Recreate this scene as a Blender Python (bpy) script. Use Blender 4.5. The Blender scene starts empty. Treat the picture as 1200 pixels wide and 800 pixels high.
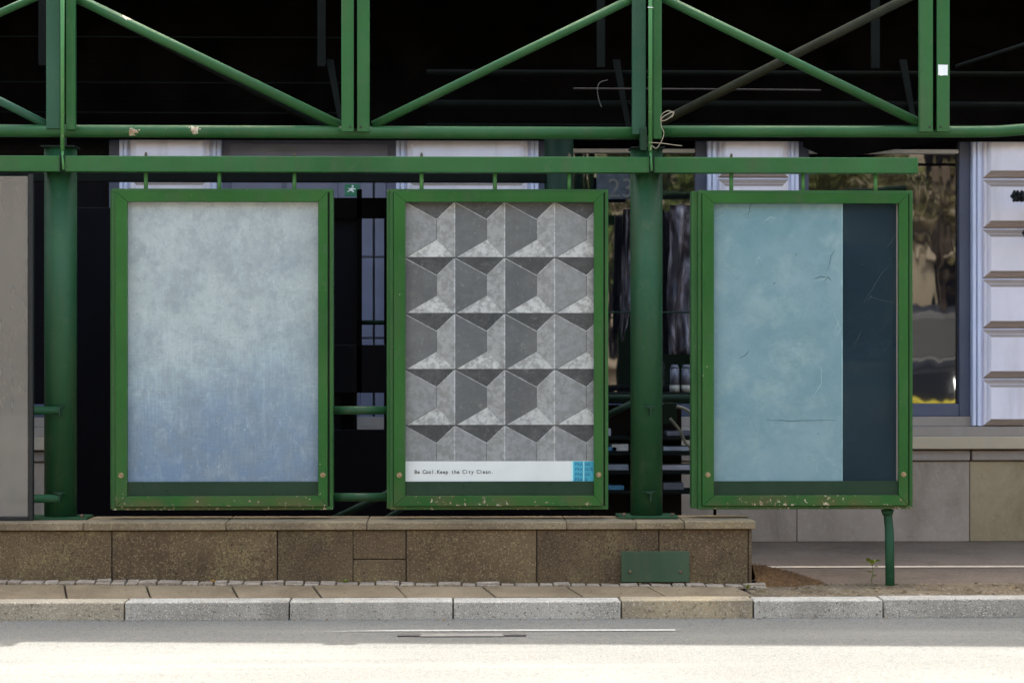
import bpy, bmesh, math, random
from mathutils import Vector, Matrix, noise
random.seed(7)
sc = bpy.context.scene
col = sc.collection
R = math.radians
# ---------------------------------------------------------------- camera model (used to measure the place)
F = 2700.0; YAW = R(1.6); CY = -14.2; CX = 14.2*math.tan(-YAW); CZ = 1.6
def at(px, py, Y):
    u = (px-600)/F; w = -(py-400)/F
    dx = u*math.cos(YAW)+math.sin(YAW); dy = math.cos(YAW)-u*math.sin(YAW)
    t = (Y-CY)/dy
    return Vector((CX+dx*t, Y, CZ+w*t))
def X(px, Y): return at(px, 400, Y).x
def Z(py, Y, px=520): return at(px, py, Y).z
# ---------------------------------------------------------------- tagging
def tag(o, label=None, cat=None, group=None, kind=None):
    if label: o['label'] = label
    if cat: o['category'] = cat
    if group: o['group'] = group
    if kind: o['kind'] = kind
    return o
def empty(name, loc=(0,0,0), rz=0):
    o = bpy.data.objects.new(name, None); col.objects.link(o)
    o.location = loc; o.rotation_euler = (0,0,rz); o.empty_display_size = .1
    return o
def children(o): return [c for c in bpy.data.objects if c.parent == o]
def copy_tree(o, parent=None):
    c = o.copy(); col.objects.link(c)
    kids = children(o)
    if parent: c.parent = parent
    for k in kids: copy_tree(k, c)
    return c
# ---------------------------------------------------------------- mesh builder (world coordinates unless parent given as local)
class MB:
    def __init__(s): s.bm = bmesh.new(); s.mi = 0
    def _mi(s, faces):
        for f in faces: f.material_index = s.mi
    def box(s, a, b, bev=0, seg=2, skew=0):
        x0,x1 = sorted((a[0],b[0])); y0,y1 = sorted((a[1],b[1])); z0,z1 = sorted((a[2],b[2]))
        v = [s.bm.verts.new((x+(skew if y==y1 else 0)*-1,y,z)) for z in (z0,z1) for y in (y0,y1) for x in (x0,x1)]
        idx = [(0,2,3,1),(4,5,7,6),(0,1,5,4),(2,6,7,3),(0,4,6,2),(1,3,7,5)]
        fs = [s.bm.faces.new([v[i] for i in q]) for q in idx]
        s._mi(fs)
        if bev:
            es = list({e for f in fs for e in f.edges})
            r = bmesh.ops.bevel(s.bm, geom=es, offset=bev, segments=seg, affect='EDGES', profile=.5)
            s._mi(r['faces'])
            for f in r['faces']: f.smooth = True
        return s
    def tube(s, p0, p1, r, r1=None, n=20, cap=True):
        p0 = Vector(p0); p1 = Vector(p1); d = (p1-p0); L = d.length; d.normalize()
        q = d.to_track_quat('Z','Y'); r1 = r if r1 is None else r1
        A = []; B = []
        for i in range(n):
            a = 2*math.pi*i/n; o = Vector((math.cos(a), math.sin(a), 0))
            A.append(s.bm.verts.new(p0+q@(o*r))); B.append(s.bm.verts.new(p1+q@(o*r1)))
        for i in range(n):
            f = s.bm.faces.new((A[i],A[(i+1)%n],B[(i+1)%n],B[i])); f.smooth = True; f.material_index = s.mi
        if cap:
            s._mi([s.bm.faces.new(A[::-1]), s.bm.faces.new(B)])
        return s
    def path(s, pts, r, n=10):
        pts = [Vector(p) for p in pts]; rings = []
        for i,p in enumerate(pts):
            d = (pts[min(i+1,len(pts)-1)]-pts[max(i-1,0)]).normalized()
            q = d.to_track_quat('Z','Y')
            rings.append([s.bm.verts.new(p+q@(Vector((math.cos(2*math.pi*k/n),math.sin(2*math.pi*k/n),0))*r)) for k in range(n)])
        for a,b in zip(rings, rings[1:]):
            for k in range(n):
                # nearest-index match keeps twisting small
                f = s.bm.faces.new((a[k],a[(k+1)%n],b[(k+1)%n],b[k])); f.smooth = True; f.material_index = s.mi
        s.bm.faces.new(rings[0][::-1]); s.bm.faces.new(rings[-1])
        return s
    def poly(s, pts, smooth=False):
        f = s.bm.faces.new([s.bm.verts.new(p) for p in pts]); f.material_index = s.mi; f.smooth = smooth
        return f
    def prism(s, pts, d):
        d = Vector(d); a = [s.bm.verts.new(p) for p in pts]; b = [s.bm.verts.new(Vector(p)+d) for p in pts]
        n = len(pts); fs = [s.bm.faces.new(a), s.bm.faces.new(b[::-1])]
        for i in range(n): fs.append(s.bm.faces.new((a[i],b[i],b[(i+1)%n],a[(i+1)%n])))
        s._mi(fs); return s
    def sphere(s, c, r, sc_=(1,1,1), sub=2):
        m = Matrix.Translation(c)@Matrix.Diagonal((r*sc_[0],r*sc_[1],r*sc_[2],1))
        res = bmesh.ops.create_icosphere(s.bm, subdivisions=sub, radius=1, matrix=m)
        fs = {f for v in res['verts'] for f in v.link_faces}
        s._mi(fs)
        for f in fs: f.smooth = True
        return s
    def build(s, name, mats, parent=None, local=False):
        bmesh.ops.recalc_face_normals(s.bm, faces=s.bm.faces)
        me = bpy.data.meshes.new(name); 
        if parent is None:
            vs = [v.co for v in s.bm.verts]
            o_ = Vector(((min(v.x for v in vs)+max(v.x for v in vs))/2, (min(v.y for v in vs)+max(v.y for v in vs))/2, min(v.z for v in vs)))
        elif local: o_ = Vector((0,0,0))
        else:
            o_ = Vector(parent.location)
            if parent.parent: o_ = o_+Vector(parent.parent.location)
        bmesh.ops.translate(s.bm, verts=s.bm.verts, vec=-o_)
        s.bm.to_mesh(me); s.bm.free()
        for m in (mats if isinstance(mats,(list,tuple)) else [mats]): me.materials.append(m)
        o = bpy.data.objects.new(name, me); col.objects.link(o)
        if parent is None: o.location = o_
        else: o.parent = parent
        return o
# ---------------------------------------------------------------- materials
def srgb(r,g,b):
    f = lambda c: (c/255/12.92 if c/255 <= .04045 else ((c/255+.055)/1.055)**2.4)
    return (f(r),f(g),f(b),1)
class NT:
    def __init__(s, name):
        s.m = bpy.data.materials.new(name); s.m.use_nodes = True; s.t = s.m.node_tree; s.n = s.t.nodes; s.l = s.t.links
        s.b = s.n['Principled BSDF']
        tc = s.n.new('ShaderNodeTexCoord'); oi = s.n.new('ShaderNodeObjectInfo')
        mul = s.n.new('ShaderNodeVectorMath'); mul.operation = 'MULTIPLY_ADD'
        cx = s.n.new('ShaderNodeCombineXYZ')
        for i in range(3): s.l.new(oi.outputs['Random'], cx.inputs[i])
        s.l.new(cx.outputs[0], mul.inputs[0]); mul.inputs[1].default_value = (37,23,51)
        s.l.new(tc.outputs['Object'], mul.inputs[2])
        s.co = mul.outputs[0]; s.raw = tc.outputs['Object']; s.gen = tc.outputs['Generated']
        s.geo = s.n.new('ShaderNodeNewGeometry').outputs['Position']
    def stretch(s, v, sc_):
        m = s.n.new('ShaderNodeVectorMath'); m.operation = 'MULTIPLY'; s.l.new(v, m.inputs[0]); m.inputs[1].default_value = sc_
        return m.outputs[0]
    def noise(s, scale, detail=4, rough=.55, v=None, dist=0):
        t = s.n.new('ShaderNodeTexNoise'); t.inputs['Scale'].default_value = scale; t.inputs['Detail'].default_value = detail
        t.inputs['Roughness'].default_value = rough; t.inputs['Distortion'].default_value = dist
        s.l.new(v or s.co, t.inputs['Vector']); return t.outputs['Fac']
    def voro(s, scale, v=None, feat='F1', out='Distance'):
        t = s.n.new('ShaderNodeTexVoronoi'); t.inputs['Scale'].default_value = scale; t.feature = feat
        s.l.new(v or s.co, t.inputs['Vector']); return t.outputs[out]
    def ramp(s, fac, stops, interp='LINEAR'):
        r = s.n.new('ShaderNodeValToRGB'); r.color_ramp.interpolation = interp
        e = r.color_ramp.elements
        while len(e) < len(stops): e.new(.5)
        for el,(p,c) in zip(e, stops):
            el.position = p; el.color = c if isinstance(c,(tuple,list)) else (c,c,c,1)
        s.l.new(fac, r.inputs[0]); return r.outputs[0]
    def mix(s, fac, a, b, mode='MIX'):
        m = s.n.new('ShaderNodeMix'); m.data_type = 'RGBA'; m.blend_type = mode
        for val, i in ((fac,0),(a,6),(b,7)):
            if isinstance(val,(int,float)) and i==0: m.inputs[0].default_value = val
            elif isinstance(val,(tuple,list)): m.inputs[i].default_value = val
            else: s.l.new(val, m.inputs[i])
        return m.outputs[2]
    def math(s, op, a, b=0, c=0, clamp=False):
        m = s.n.new('ShaderNodeMath'); m.operation = op; m.use_clamp = clamp
        for i,val in enumerate((a,b,c)):
            if isinstance(val,(int,float)): m.inputs[i].default_value = val
            else: s.l.new(val, m.inputs[i])
        return m.outputs[0]
    def sep(s, v):
        x = s.n.new('ShaderNodeSeparateXYZ'); s.l.new(v, x.inputs[0]); return x.outputs
    def bump(s, h, strength=.3, dist=.01):
        b = s.n.new('ShaderNodeBump'); b.inputs['Strength'].default_value = strength; b.inputs['Distance'].default_value = dist
        s.l.new(h, b.inputs['Height']); s.l.new(b.outputs[0], s.b.inputs['Normal'])
    def out(s, color=None, rough=.6, spec=.5, metal=0):
        if color is not None:
            if isinstance(color,(tuple,list)): s.b.inputs['Base Color'].default_value = color
            else: s.l.new(color, s.b.inputs['Base Color'])
        if isinstance(rough,(int,float)): s.b.inputs['Roughness'].default_value = rough
        else: s.l.new(rough, s.b.inputs['Roughness'])
        s.b.inputs['Specular IOR Level'].default_value = spec; s.b.inputs['Metallic'].default_value = metal
        return s.m
def c4(r,g,b): return (r,g,b,1)
def sc3(c,k): return (c[0]*k,c[1]*k,c[2]*k,1)

def paint(name, base, chips=.0, spots=(), grime=.6, rough=.42, edge_low=None):
    """weathered gloss paint; chips = amount of flaked spots, spots = world places of larger flakes"""
    N = NT(name)
    n1 = N.noise(1.7, 4); n2 = N.noise(14, 5, .65)
    c = N.mix(N.ramp(n1, [(.3,0.),(.75,1.)]), sc3(base,.76), (base[0]*1.35+.006, base[1]*1.15, base[2]*1.3, 1))
    streak = N.noise(9, 4, .6, N.stretch(N.co, (1,1,.12)))
    c = N.mix(N.math('MULTIPLY', N.ramp(streak,[(.5,0.),(.8,1.)]), grime*.55), c, c4(.07,.062,.04))
    c = N.mix(N.math('MULTIPLY', N.ramp(n2,[(.55,0.),(.75,1.)]), grime*.4), c, c4(.09,.11,.07))
    mask = None
    if chips:
        f1 = N.noise(38, 3, .6); f2 = N.noise(2.3, 2)
        mask = N.ramp(N.math('ADD', f1, N.math('MULTIPLY', f2, .25)), [(.90-chips,0.),(.915-chips,1.)])
        if edge_low is not None:
            z = N.sep(N.raw)[2]
            low = N.math('SUBTRACT', 1.0, N.math('DIVIDE', z, edge_low), clamp=True)
            g = N.math('ADD', N.math('ADD', f1, N.math('MULTIPLY', f2, .25)), N.math('MULTIPLY', low, .13))
            mask = N.ramp(g, [(.90-chips,0.),(.915-chips,1.)])
            stain = N.math('MULTIPLY', N.ramp(low,[(.0,0.),(.9,1.)]), N.ramp(N.noise(5,4),[(.42,0.),(.62,1.)]))
            c = N.mix(N.math('MULTIPLY', stain, .55), c, c4(.11,.075,.035))
    for (p, r) in spots:
        d = N.n.new('ShaderNodeVectorMath'); d.operation = 'DISTANCE'; N.l.new(N.geo, d.inputs[0]); d.inputs[1].default_value = p
        v = N.math('ADD', N.math('DIVIDE', d.outputs['Value'], r), N.math('MULTIPLY', N.noise(60, 3, .6), 1.6))
        mk = N.ramp(v, [(.0,1.),(.98,1.),(1.0,0.)]) if False else N.math('LESS_THAN', v, 1.62)
        mask = mk if mask is None else N.math('MAXIMUM', mask, mk)
    if mask is not None:
        c = N.mix(mask, c, N.ramp(N.noise(30,2),[(.4,c4(.42,.36,.27)),(.6,c4(.25,.15,.08)),(.75,c4(.55,.53,.45))]))
        N.bump(N.math('SUBTRACT', N.math('MULTIPLY',N.noise(25,3),.15), mask), .4, .003)
    else: N.bump(N.noise(25,3), .12, .003)
    return N.out(c, N.ramp(n2,[(.3,rough-.1),(.7,rough+.16)]), .22)

G_FRAME = c4(.012,.093,.014)
G_BEAM  = c4(.017,.100,.026)
G_COL   = c4(.008,.058,.021)
chord_spots = [(at(155,155,0.0),.05),(at(192,148,0.0),.035),(at(227,150,0.0),.05),(at(122,157,0.0),.03),(at(150,17,.05),.045),(at(783,165,0),.02),(at(1075,151,0),.02)]
M_beam = paint('beam_paint', G_BEAM, .0, grime=.75)
M_chord = paint('chord_paint', c4(.016,.083,.023), .0, chord_spots, .5)
M_col = paint('column_paint', G_COL, .0, grime=.75, rough=.5)
M_postblue = paint('post_paint_blue', c4(.016,.075,.040), .0, grime=.35)
M_frame = paint('case_paint', G_FRAME, .035, (), .7, .4, edge_low=.20)
M_body = paint('case_body_paint', c4(.024,.105,.024), .04, (), .5, .5, edge_low=.05)
M_conduit = paint('conduit_paint', c4(.055,.19,.055), .07, (), .6)
M_dgreen = paint('dark_green_paint', c4(.004,.034,.016), .0, (), .25, .35)
M_plate = paint('plate_paint', c4(.035,.075,.038), .01, (), .9, .6)
def simple(name, color, rough=.6, var=.25, scale=8, spec=.4, metal=0, bump=.1, bscale=60):
    N = NT(name); n = N.noise(scale, 5)
    c = N.mix(N.ramp(n,[(.3,0.),(.7,1.)]), sc3(color,1-var), sc3(color,1+var))
    N.bump(N.noise(bscale,3), bump, .002)
    return N.out(c, rough, spec, metal)
M_black = simple('shade_black', c4(.0028,.0023,.0022), .9, .5, 3, 0)  # near-black colour carries the shade inside the canopy
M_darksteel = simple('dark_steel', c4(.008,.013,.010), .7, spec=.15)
M_reargreen = simple('shaded_green_paint', c4(.0045,.017,.009), .6, spec=.15)  # rear steel, this to M_rearpost: dim interior shade put into the colours
M_purlin = simple('shaded_purlin_paint', c4(.0022,.0032,.0022), .8, spec=.05)
M_reardiag = simple('shaded_diagonal_paint', c4(.020,.020,.011), .7, spec=.1)
M_rearpost = simple('shaded_post_paint', c4(.0045,.006,.005), .8, spec=.1)
M_navy = simple('navy_panel', c4(.0022,.0020,.0042), .5, spec=.08)
M_bolt = simple('rusty_bolt', c4(.09,.06,.035), .6, .5, 60)
M_screw = simple('brass_screw', c4(.28,.20,.11), .45, .4, 80, .5, .5)
M_wire = simple('pale_wire', c4(.24,.20,.14), .6)
M_wirered = simple('pink_wire', c4(.012,.006,.004), .6)
M_iron = simple('wrought_iron', c4(.008,.008,.010), .5)
M_slate = simple('slate_window_paint', c4(.15,.155,.22), .5, .12, 4)
M_slated = simple('slate_frame_paint', c4(.058,.070,.118), .45, .12, 4)
M_white = simple('white_sticker_paper', c4(.75,.75,.75), .6, .06)
M_alu = simple('pale_aluminium', c4(.45,.46,.48), .35, .1)
M_rubber = simple('black_rubber', c4(.008,.008,.008), .6)

def plaster(name, base, dirt):
    N = NT(name)
    n = N.noise(2.2, 5, .6); s_ = N.noise(6, 4, .6, N.stretch(N.co,(1,1,.15)))
    c = N.mix(N.ramp(n,[(.35,0.),(.7,1.)]), base, sc3(base,.9))
    c = N.mix(N.math('MULTIPLY', N.ramp(s_,[(.52,0.),(.75,1.)]), dirt), c, c4(.33,.30,.28))
    N.bump(N.noise(90,4,.6), .15, .003)
    return N.out(c, .8, .25)
M_plaster = plaster('lavender_plaster', c4(.76,.72,.80), .35)
M_groove = plaster('grimy_bounce_plaster', c4(.33,.265,.235), .4)  # brown road bounce on the bevels, with groove dirt, put into the colour
M_trim = plaster('trim_plaster', c4(.62,.66,.84), .12)
M_sill = plaster('sill_stone', c4(.42,.345,.25), .5)
M_sillgrey = plaster('sill_stone_grey', c4(.29,.245,.215), .4)

def stone(name, a, b, speckd, speckl, grain=110, patch=1.6, bump=.35, lichen=None, amount=.5, stain=.45):
    N = NT(name)
    n = N.noise(patch, 5, .6); g = N.noise(grain, 2, .7); g2 = N.noise(grain*.45, 3, .7)
    c = N.mix(N.ramp(n,[(.32,0.),(.68,1.)]), a, b)
    c = N.mix(N.math('MULTIPLY', N.ramp(g,[(.56,0.),(.64,1.)]), amount), c, speckl)
    c = N.mix(N.math('MULTIPLY', N.ramp(g2,[(.34,1.),(.42,0.)]), amount), c, speckd)
    if lichen:
        k = N.math('MULTIPLY', N.ramp(N.noise(3.1,4,.7),[(.5,0.),(.66,1.)]), N.ramp(N.noise(70,3,.7),[(.47,0.),(.56,1.)]))
        c = N.mix(N.math('MULTIPLY', k, .32), c, lichen)
    sx = N.noise(1.1, 5, .65, N.stretch(N.co,(1.6,1,.9))); sd_ = N.noise(3.2, 5, .7, N.stretch(N.co,(1,1,.5)), .5)
    c = N.mix(N.math('MULTIPLY', N.math('MULTIPLY', N.ramp(sx,[(.42,0.),(.62,1.)]), N.ramp(sd_,[(.38,0.),(.6,1.)])), stain), c, (a[0]*.42,a[1]*.38,a[2]*.34,1))
    N.bump(N.math('ADD', g, N.math('MULTIPLY', n, .6)), bump, .004)
    return N.out(c, .85, .25)
M_wall = stone('brown_conglomerate', c4(.070,.045,.024), c4(.135,.090,.048), c4(.022,.015,.010), c4(.30,.23,.13), 95, 1.3, .6, c4(.33,.27,.12), .6)
M_wall2 = stone('brown_conglomerate_dark', c4(.064,.041,.023), c4(.125,.084,.046), c4(.020,.013,.009), c4(.27,.205,.115), 95, 1.3, .6, c4(.33,.27,.12), .6)
M_cop = stone('coping_stone', c4(.15,.112,.070), c4(.22,.168,.108), c4(.06,.045,.03), c4(.42,.34,.20), 100, 2.5, .5, c4(.36,.26,.09))
M_kerb = stone('grey_granite', c4(.285,.255,.215), c4(.42,.38,.325), c4(.085,.072,.06), c4(.70,.645,.56), 125, 2, .5, None, .85)
M_kerbw = stone('buff_granite', c4(.25,.205,.145), c4(.36,.30,.22), c4(.07,.055,.045), c4(.66,.58,.46), 100, 2, .35, None, .7)
M_kerbo = stone('ochre_granite', c4(.23,.185,.13), c4(.42,.32,.19), c4(.06,.05,.04), c4(.52,.46,.36), 100, 2, .35, None, .7)
M_slab = stone('paving_stone', c4(.15,.106,.064), c4(.22,.162,.10), c4(.10,.07,.045), c4(.34,.27,.18), 80, 2, .25, None, .3)
M_cob = stone('cobble_stone', c4(.20,.15,.11), c4(.32,.26,.20), c4(.06,.045,.03), c4(.42,.36,.28), 60, 3, .5, None, .5)
M_plg = stone('grey_plinth_stone', c4(.28,.225,.18), c4(.385,.315,.26), c4(.20,.165,.14), c4(.42,.37,.33), 30, 1.1, .15, None, .25)
M_plb = stone('beige_plinth_stone', c4(.24,.185,.11), c4(.32,.25,.155), c4(.17,.13,.08), c4(.36,.30,.20), 30, 1.4, .15, None, .25)
M_pave = stone('brown_pavement_asphalt', c4(.105,.074,.053), c4(.17,.125,.092), c4(.10,.07,.055), c4(.32,.25,.20), 70, .8, .3, None, .35)
M_dirt = stone('sandy_dirt', c4(.095,.064,.036), c4(.18,.13,.08), c4(.05,.035,.02), c4(.35,.28,.19), 45, 3, .8, None, .7)
M_debris = stone('debris_bits', c4(.06,.04,.02), c4(.22,.16,.09), c4(.03,.02,.01), c4(.3,.2,.1), 20, 8, .2, None, .5)
M_opp = stone('ochre_facade', c4(.26,.22,.16), c4(.44,.38,.29), c4(.3,.24,.15), c4(.55,.46,.32), 8, .4, .1, None, .3)
M_grime_joint = simple('joint_dirt', c4(.03,.022,.015), .9)

def road_mat():
    N = NT('worn_asphalt')
    n = N.noise(.6,5,.6); g = N.noise(95,2,.75); g2 = N.noise(40,3,.7); st = N.noise(1.5,4,.6,N.stretch(N.co,(.15,1.6,1)))
    c = N.mix(N.ramp(n,[(.3,0.),(.7,1.)]), c4(.088,.082,.074), c4(.119,.112,.101))
    c = N.mix(N.math('MULTIPLY',N.ramp(g,[(.55,0.),(.65,1.)]),.7), c, c4(.25,.243,.232))
    c = N.mix(N.math('MULTIPLY',N.ramp(g2,[(.36,1.),(.46,0.)]),.7), c, c4(.045,.055,.052))
    c = N.mix(N.math('MULTIPLY',N.ramp(st,[(.5,0.),(.7,1.)]),.25), c, c4(.22,.205,.175))
    N.bump(g, .5, .004)
    return N.out(c, .85, .3)
M_road = road_mat()
M_line = simple('pale_strip_surface', c4(.33,.315,.29), .7, .3, 40)
M_pline = simple('pale_pavement_strip', c4(.55,.43,.32), .7, .2, 9)
M_iron_cover = simple('iron_cover', c4(.075,.065,.06), .6, .3, 20)

def glass_dark():
    N = NT('shop_window_glass')
    N.bump(N.noise(2.2,3,.55,N.stretch(N.raw,(1.0,1,.4))), .06, .03)
    m = N.out(c4(.006,.006,.008), .02, .9); N.b.inputs['IOR'].default_value = 1.65
    return m
M_glass = glass_dark()
def pane():
    m = bpy.data.materials.new('clear_pane'); m.use_nodes = True; t = m.node_tree; n = t.nodes
    for x in list(n):
        if x.type != 'OUTPUT_MATERIAL': n.remove(x)
    out = [x for x in n if x.type=='OUTPUT_MATERIAL'][0]
    tr = n.new('ShaderNodeBsdfTransparent'); gl = n.new('ShaderNodeBsdfGlossy'); gl.inputs['Roughness'].default_value = .03
    tr.inputs[0].default_value = (.98,.99,.985,1)
    lw = n.new('ShaderNodeLayerWeight'); lw.inputs[0].default_value = .5; mx = n.new('ShaderNodeMixShader')
    pw = n.new('ShaderNodeMath'); pw.operation = 'POWER'; t.links.new(lw.outputs['Facing'], pw.inputs[0]); pw.inputs[1].default_value = 5
    fr = n.new('ShaderNodeMath'); fr.operation = 'MULTIPLY_ADD'; t.links.new(pw.outputs[0], fr.inputs[0]); fr.inputs[1].default_value = .9; fr.inputs[2].default_value = .004
    t.links.new(fr.outputs[0], mx.inputs[0]); t.links.new(tr.outputs[0], mx.inputs[1]); t.links.new(gl.outputs[0], mx.inputs[2]); t.links.new(mx.outputs[0], out.inputs[0])
    return m
M_pane = pane()
def milky():
    N = NT('milky_reflection_glass')  # grey reflection veil painted into the pane as diffuse colour
    c = N.mix(N.ramp(N.noise(2.5,4,.6,N.stretch(N.raw,(1,1,.3))),[(.35,0.),(.7,1.)]), c4(.19,.17,.145), c4(.24,.215,.185))
    m = N.out(c, .3, .3); tr = N.n.new('ShaderNodeBsdfTransparent'); mx = N.n.new('ShaderNodeMixShader'); mx.inputs[0].default_value = .62
    o = N.n['Material Output']; N.l.new(tr.outputs[0], mx.inputs[1]); N.l.new(N.b.outputs[0], mx.inputs[2]); N.l.new(mx.outputs[0], o.inputs[0])
    return m
M_milky = milky()
def emit(name, c, s):
    N = NT(name); N.b.inputs['Emission Color'].default_value = c; N.b.inputs['Emission Strength'].default_value = s
    return N.out(c, .4)
M_exit = emit('exit_sign_green', c4(.005,.07,.04), .12)
M_lampo = emit('orange_lamp', c4(1,.35,.05), 14); M_lampw = emit('white_lamp', c4(1,.95,.85), 14)
# posters
def poster_concrete_blue():
    N = NT('poster_print_mottled')
    z = N.math('DIVIDE', N.sep(N.raw)[2], 1.85)
    z = N.math('ADD', z, N.math('MULTIPLY', N.math('SUBTRACT', N.noise(1.6,4,.6), .5), .55))
    c = N.ramp(z, [(.06,c4(.150,.220,.325)),(.32,c4(.225,.305,.39)),(.50,c4(.36,.43,.455)),(.62,c4(.42,.465,.465)),(.85,c4(.37,.405,.41)),(1.,c4(.39,.42,.43))])
    c = N.mix(N.math('MULTIPLY', N.ramp(N.noise(3.4,6,.65),[(.42,0.),(.6,1.)]), .45), c, c4(.23,.265,.285))
    c = N.mix(N.math('MULTIPLY', N.ramp(N.noise(7,5,.7),[(.5,0.),(.72,1.)]), .25), c, c4(.52,.55,.57))
    wv = N.noise(170,2,.6,N.stretch(N.co,(.06,1,1))); wh = N.noise(90,2,.6,N.stretch(N.co,(1,1,.06)))
    lowmask = N.ramp(N.math('DIVIDE', N.sep(N.raw)[2], 1.85), [(.35,1.),(.7,.15)])
    weave = N.math('MULTIPLY', N.math('ADD', N.ramp(wv,[(.35,0.),(.65,.5)]), N.ramp(wh,[(.35,0.),(.65,.5)])), lowmask)
    c = N.mix(N.math('MULTIPLY', weave, .55), c, c4(.13,.17,.24))
    m1 = N.noise(11,7,.78,N.stretch(N.co,(1,1,.8)),.4); c = N.mix(N.math('MULTIPLY', N.ramp(m1,[(.46,0.),(.60,1.)]), .38), c, c4(.20,.23,.25))
    m2 = N.noise(15,7,.8,N.stretch(N.co,(1.3,1,.6)),.3); c = N.mix(N.math('MULTIPLY', N.ramp(m2,[(.52,0.),(.66,1.)]), .24), c, c4(.52,.58,.61))
    gr = N.noise(60,4,.75); c = N.mix(N.math('MULTIPLY', N.ramp(gr,[(.60,0.),(.72,1.)]), .5), c, c4(.14,.16,.19))
    gr2 = N.noise(75,4,.75,N.stretch(N.co,(1,1,.5))); c = N.mix(N.math('MULTIPLY', N.ramp(gr2,[(.62,0.),(.74,1.)]), .5), c, c4(.66,.70,.72))
    return N.out(c, .55, .15)
def poster_teal():
    N = NT('poster_print_teal')
    c = N.mix(N.ramp(N.noise(1.4,5,.6),[(.35,0.),(.65,1.)]), c4(.145,.250,.285), c4(.220,.312,.345))
    c = N.mix(N.math('MULTIPLY', N.ramp(N.noise(3,5,.65),[(.50,0.),(.62,1.)]), .5), c, c4(.28,.365,.375))
    c = N.mix(N.math('MULTIPLY', N.ramp(N.noise(5,7,.75,None,.6),[(.45,0.),(.62,1.)]), .30), c, c4(.11,.20,.22))
    f = N.noise(2.2,6,.6,None,.6)
    cr = N.ramp(f,[(.494,0.),(.5,1.),(.506,0.)]); gate = N.ramp(N.noise(1.7,2),[(.55,0.),(.63,1.)])
    c = N.mix(N.math('MULTIPLY', N.math('MULTIPLY', cr, gate), .3), c, c4(.36,.46,.48))
    h = N.noise(5,6,.7,N.stretch(N.co,(1,1,1.6)),.8)
    cr2 = N.math('MULTIPLY', N.ramp(h,[(.44,0.),(.446,1.),(.452,0.)]), N.ramp(N.noise(2.6,2),[(.56,0.),(.64,1.)]))
    c = N.mix(N.math('MULTIPLY', cr2, .6), c, c4(.07,.12,.13))
    z = N.sep(N.raw)[2]
    N.bump(N.noise(9,6,.65,None,.8), .28, .012)
    return N.out(c, .5, .15)
def poster_dark():
    N = NT('poster_print_navy')
    c = N.mix(N.ramp(N.noise(1.5,5,.6),[(.35,0.),(.7,1.)]), c4(.007,.019,.029), c4(.015,.032,.044))
    f = N.noise(1.6,6,.65,None,.7)
    cr = N.math('MULTIPLY', N.ramp(f,[(.495,0.),(.5,1.),(.505,0.)]), N.ramp(N.noise(2,2),[(.5,0.),(.6,1.)]))
    c = N.mix(N.math('MULTIPLY', cr, .12), c, c4(.10,.13,.15))
    return N.out(c, .55, .1)
def poster_geo():
    N = NT('poster_print_facets')
    a = N.n.new('ShaderNodeVertexColor'); a.layer_name = 'Col'
    base = a.outputs['Color']
    c = N.mix(N.math('MULTIPLY', N.ramp(N.noise(9,6,.7),[(.42,0.),(.7,1.)]), .10), base, c4(.42,.41,.40))
    lum = N.ramp(base,[(.13,0.),(.2,1.)])
    c = N.mix(N.math('MULTIPLY', N.math('MULTIPLY', N.ramp(N.noise(22,5,.8),[(.44,0.),(.58,1.)]), lum), .65), c, c4(.17,.165,.16))
    c = N.mix(N.math('MULTIPLY', N.ramp(N.noise(34,5,.75,None,.4),[(.58,0.),(.68,1.)]), .12), c, c4(.60,.59,.57))
    c = N.mix(N.math('MULTIPLY', N.ramp(N.noise(60,5,.8),[(.65,0.),(.71,1.)]), .5), c, c4(.12,.12,.12))
    c = N.mix(N.math('MULTIPLY', N.ramp(N.noise(16,4,.7,N.stretch(N.co,(.5,1,2.2))),[(.58,0.),(.64,1.)]), .22), c, c4(.16,.16,.16))
    return N.out(c, .55, .15)
M_p1 = poster_concrete_blue(); M_p3 = poster_teal(); M_p3d = poster_dark(); M_p2 = poster_geo()
M_paper = simple('white_paper', c4(.66,.66,.65), .5, .03)
M_ink = simple('black_ink', c4(.03,.03,.03), .6)
M_cyan = simple('cyan_print', c4(.045,.36,.48), .5, .1)
M_cyanl = simple('pale_cyan_print', c4(.42,.72,.74), .5, .05)
M_blueink = simple('blue_ink', c4(.01,.11,.26), .6)
# ---------------------------------------------------------------- text helper (built in font, one mesh, fixed pitch)
def text_mesh(rows, name, mat, parent, size, y):
    """rows: list of (string, x, z, pitch or None)"""
    out = bmesh.new()
    for s_, x, z, pitch in rows:
        items = [(ch, x+i*pitch) for i,ch in enumerate(s_) if ch != ' '] if pitch else [(s_, x)]
        for ch, xx in items:
            cu = bpy.data.curves.new('t','FONT'); cu.body = ch; cu.size = size; cu.extrude = 0; cu.offset = .0007 if pitch else 0
            if pitch: cu.align_x = 'CENTER'
            ob = bpy.data.objects.new('t', cu); col.objects.link(ob)
            me = bpy.data.meshes.new_from_object(ob.evaluated_get(bpy.context.evaluated_depsgraph_get()))
            me.transform(Matrix.Translation((xx, y, z))@Matrix.Rotation(R(90),4,'X')@Matrix.Diagonal((.92 if pitch else 1,1,1,1)))
            out.from_mesh(me); bpy.data.objects.remove(ob); bpy.data.curves.remove(cu); bpy.data.meshes.remove(me)
    me = bpy.data.meshes.new(name); out.to_mesh(me); out.free(); me.materials.append(mat)
    o = bpy.data.objects.new(name, me); col.objects.link(o); o.parent = parent
    return o
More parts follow.
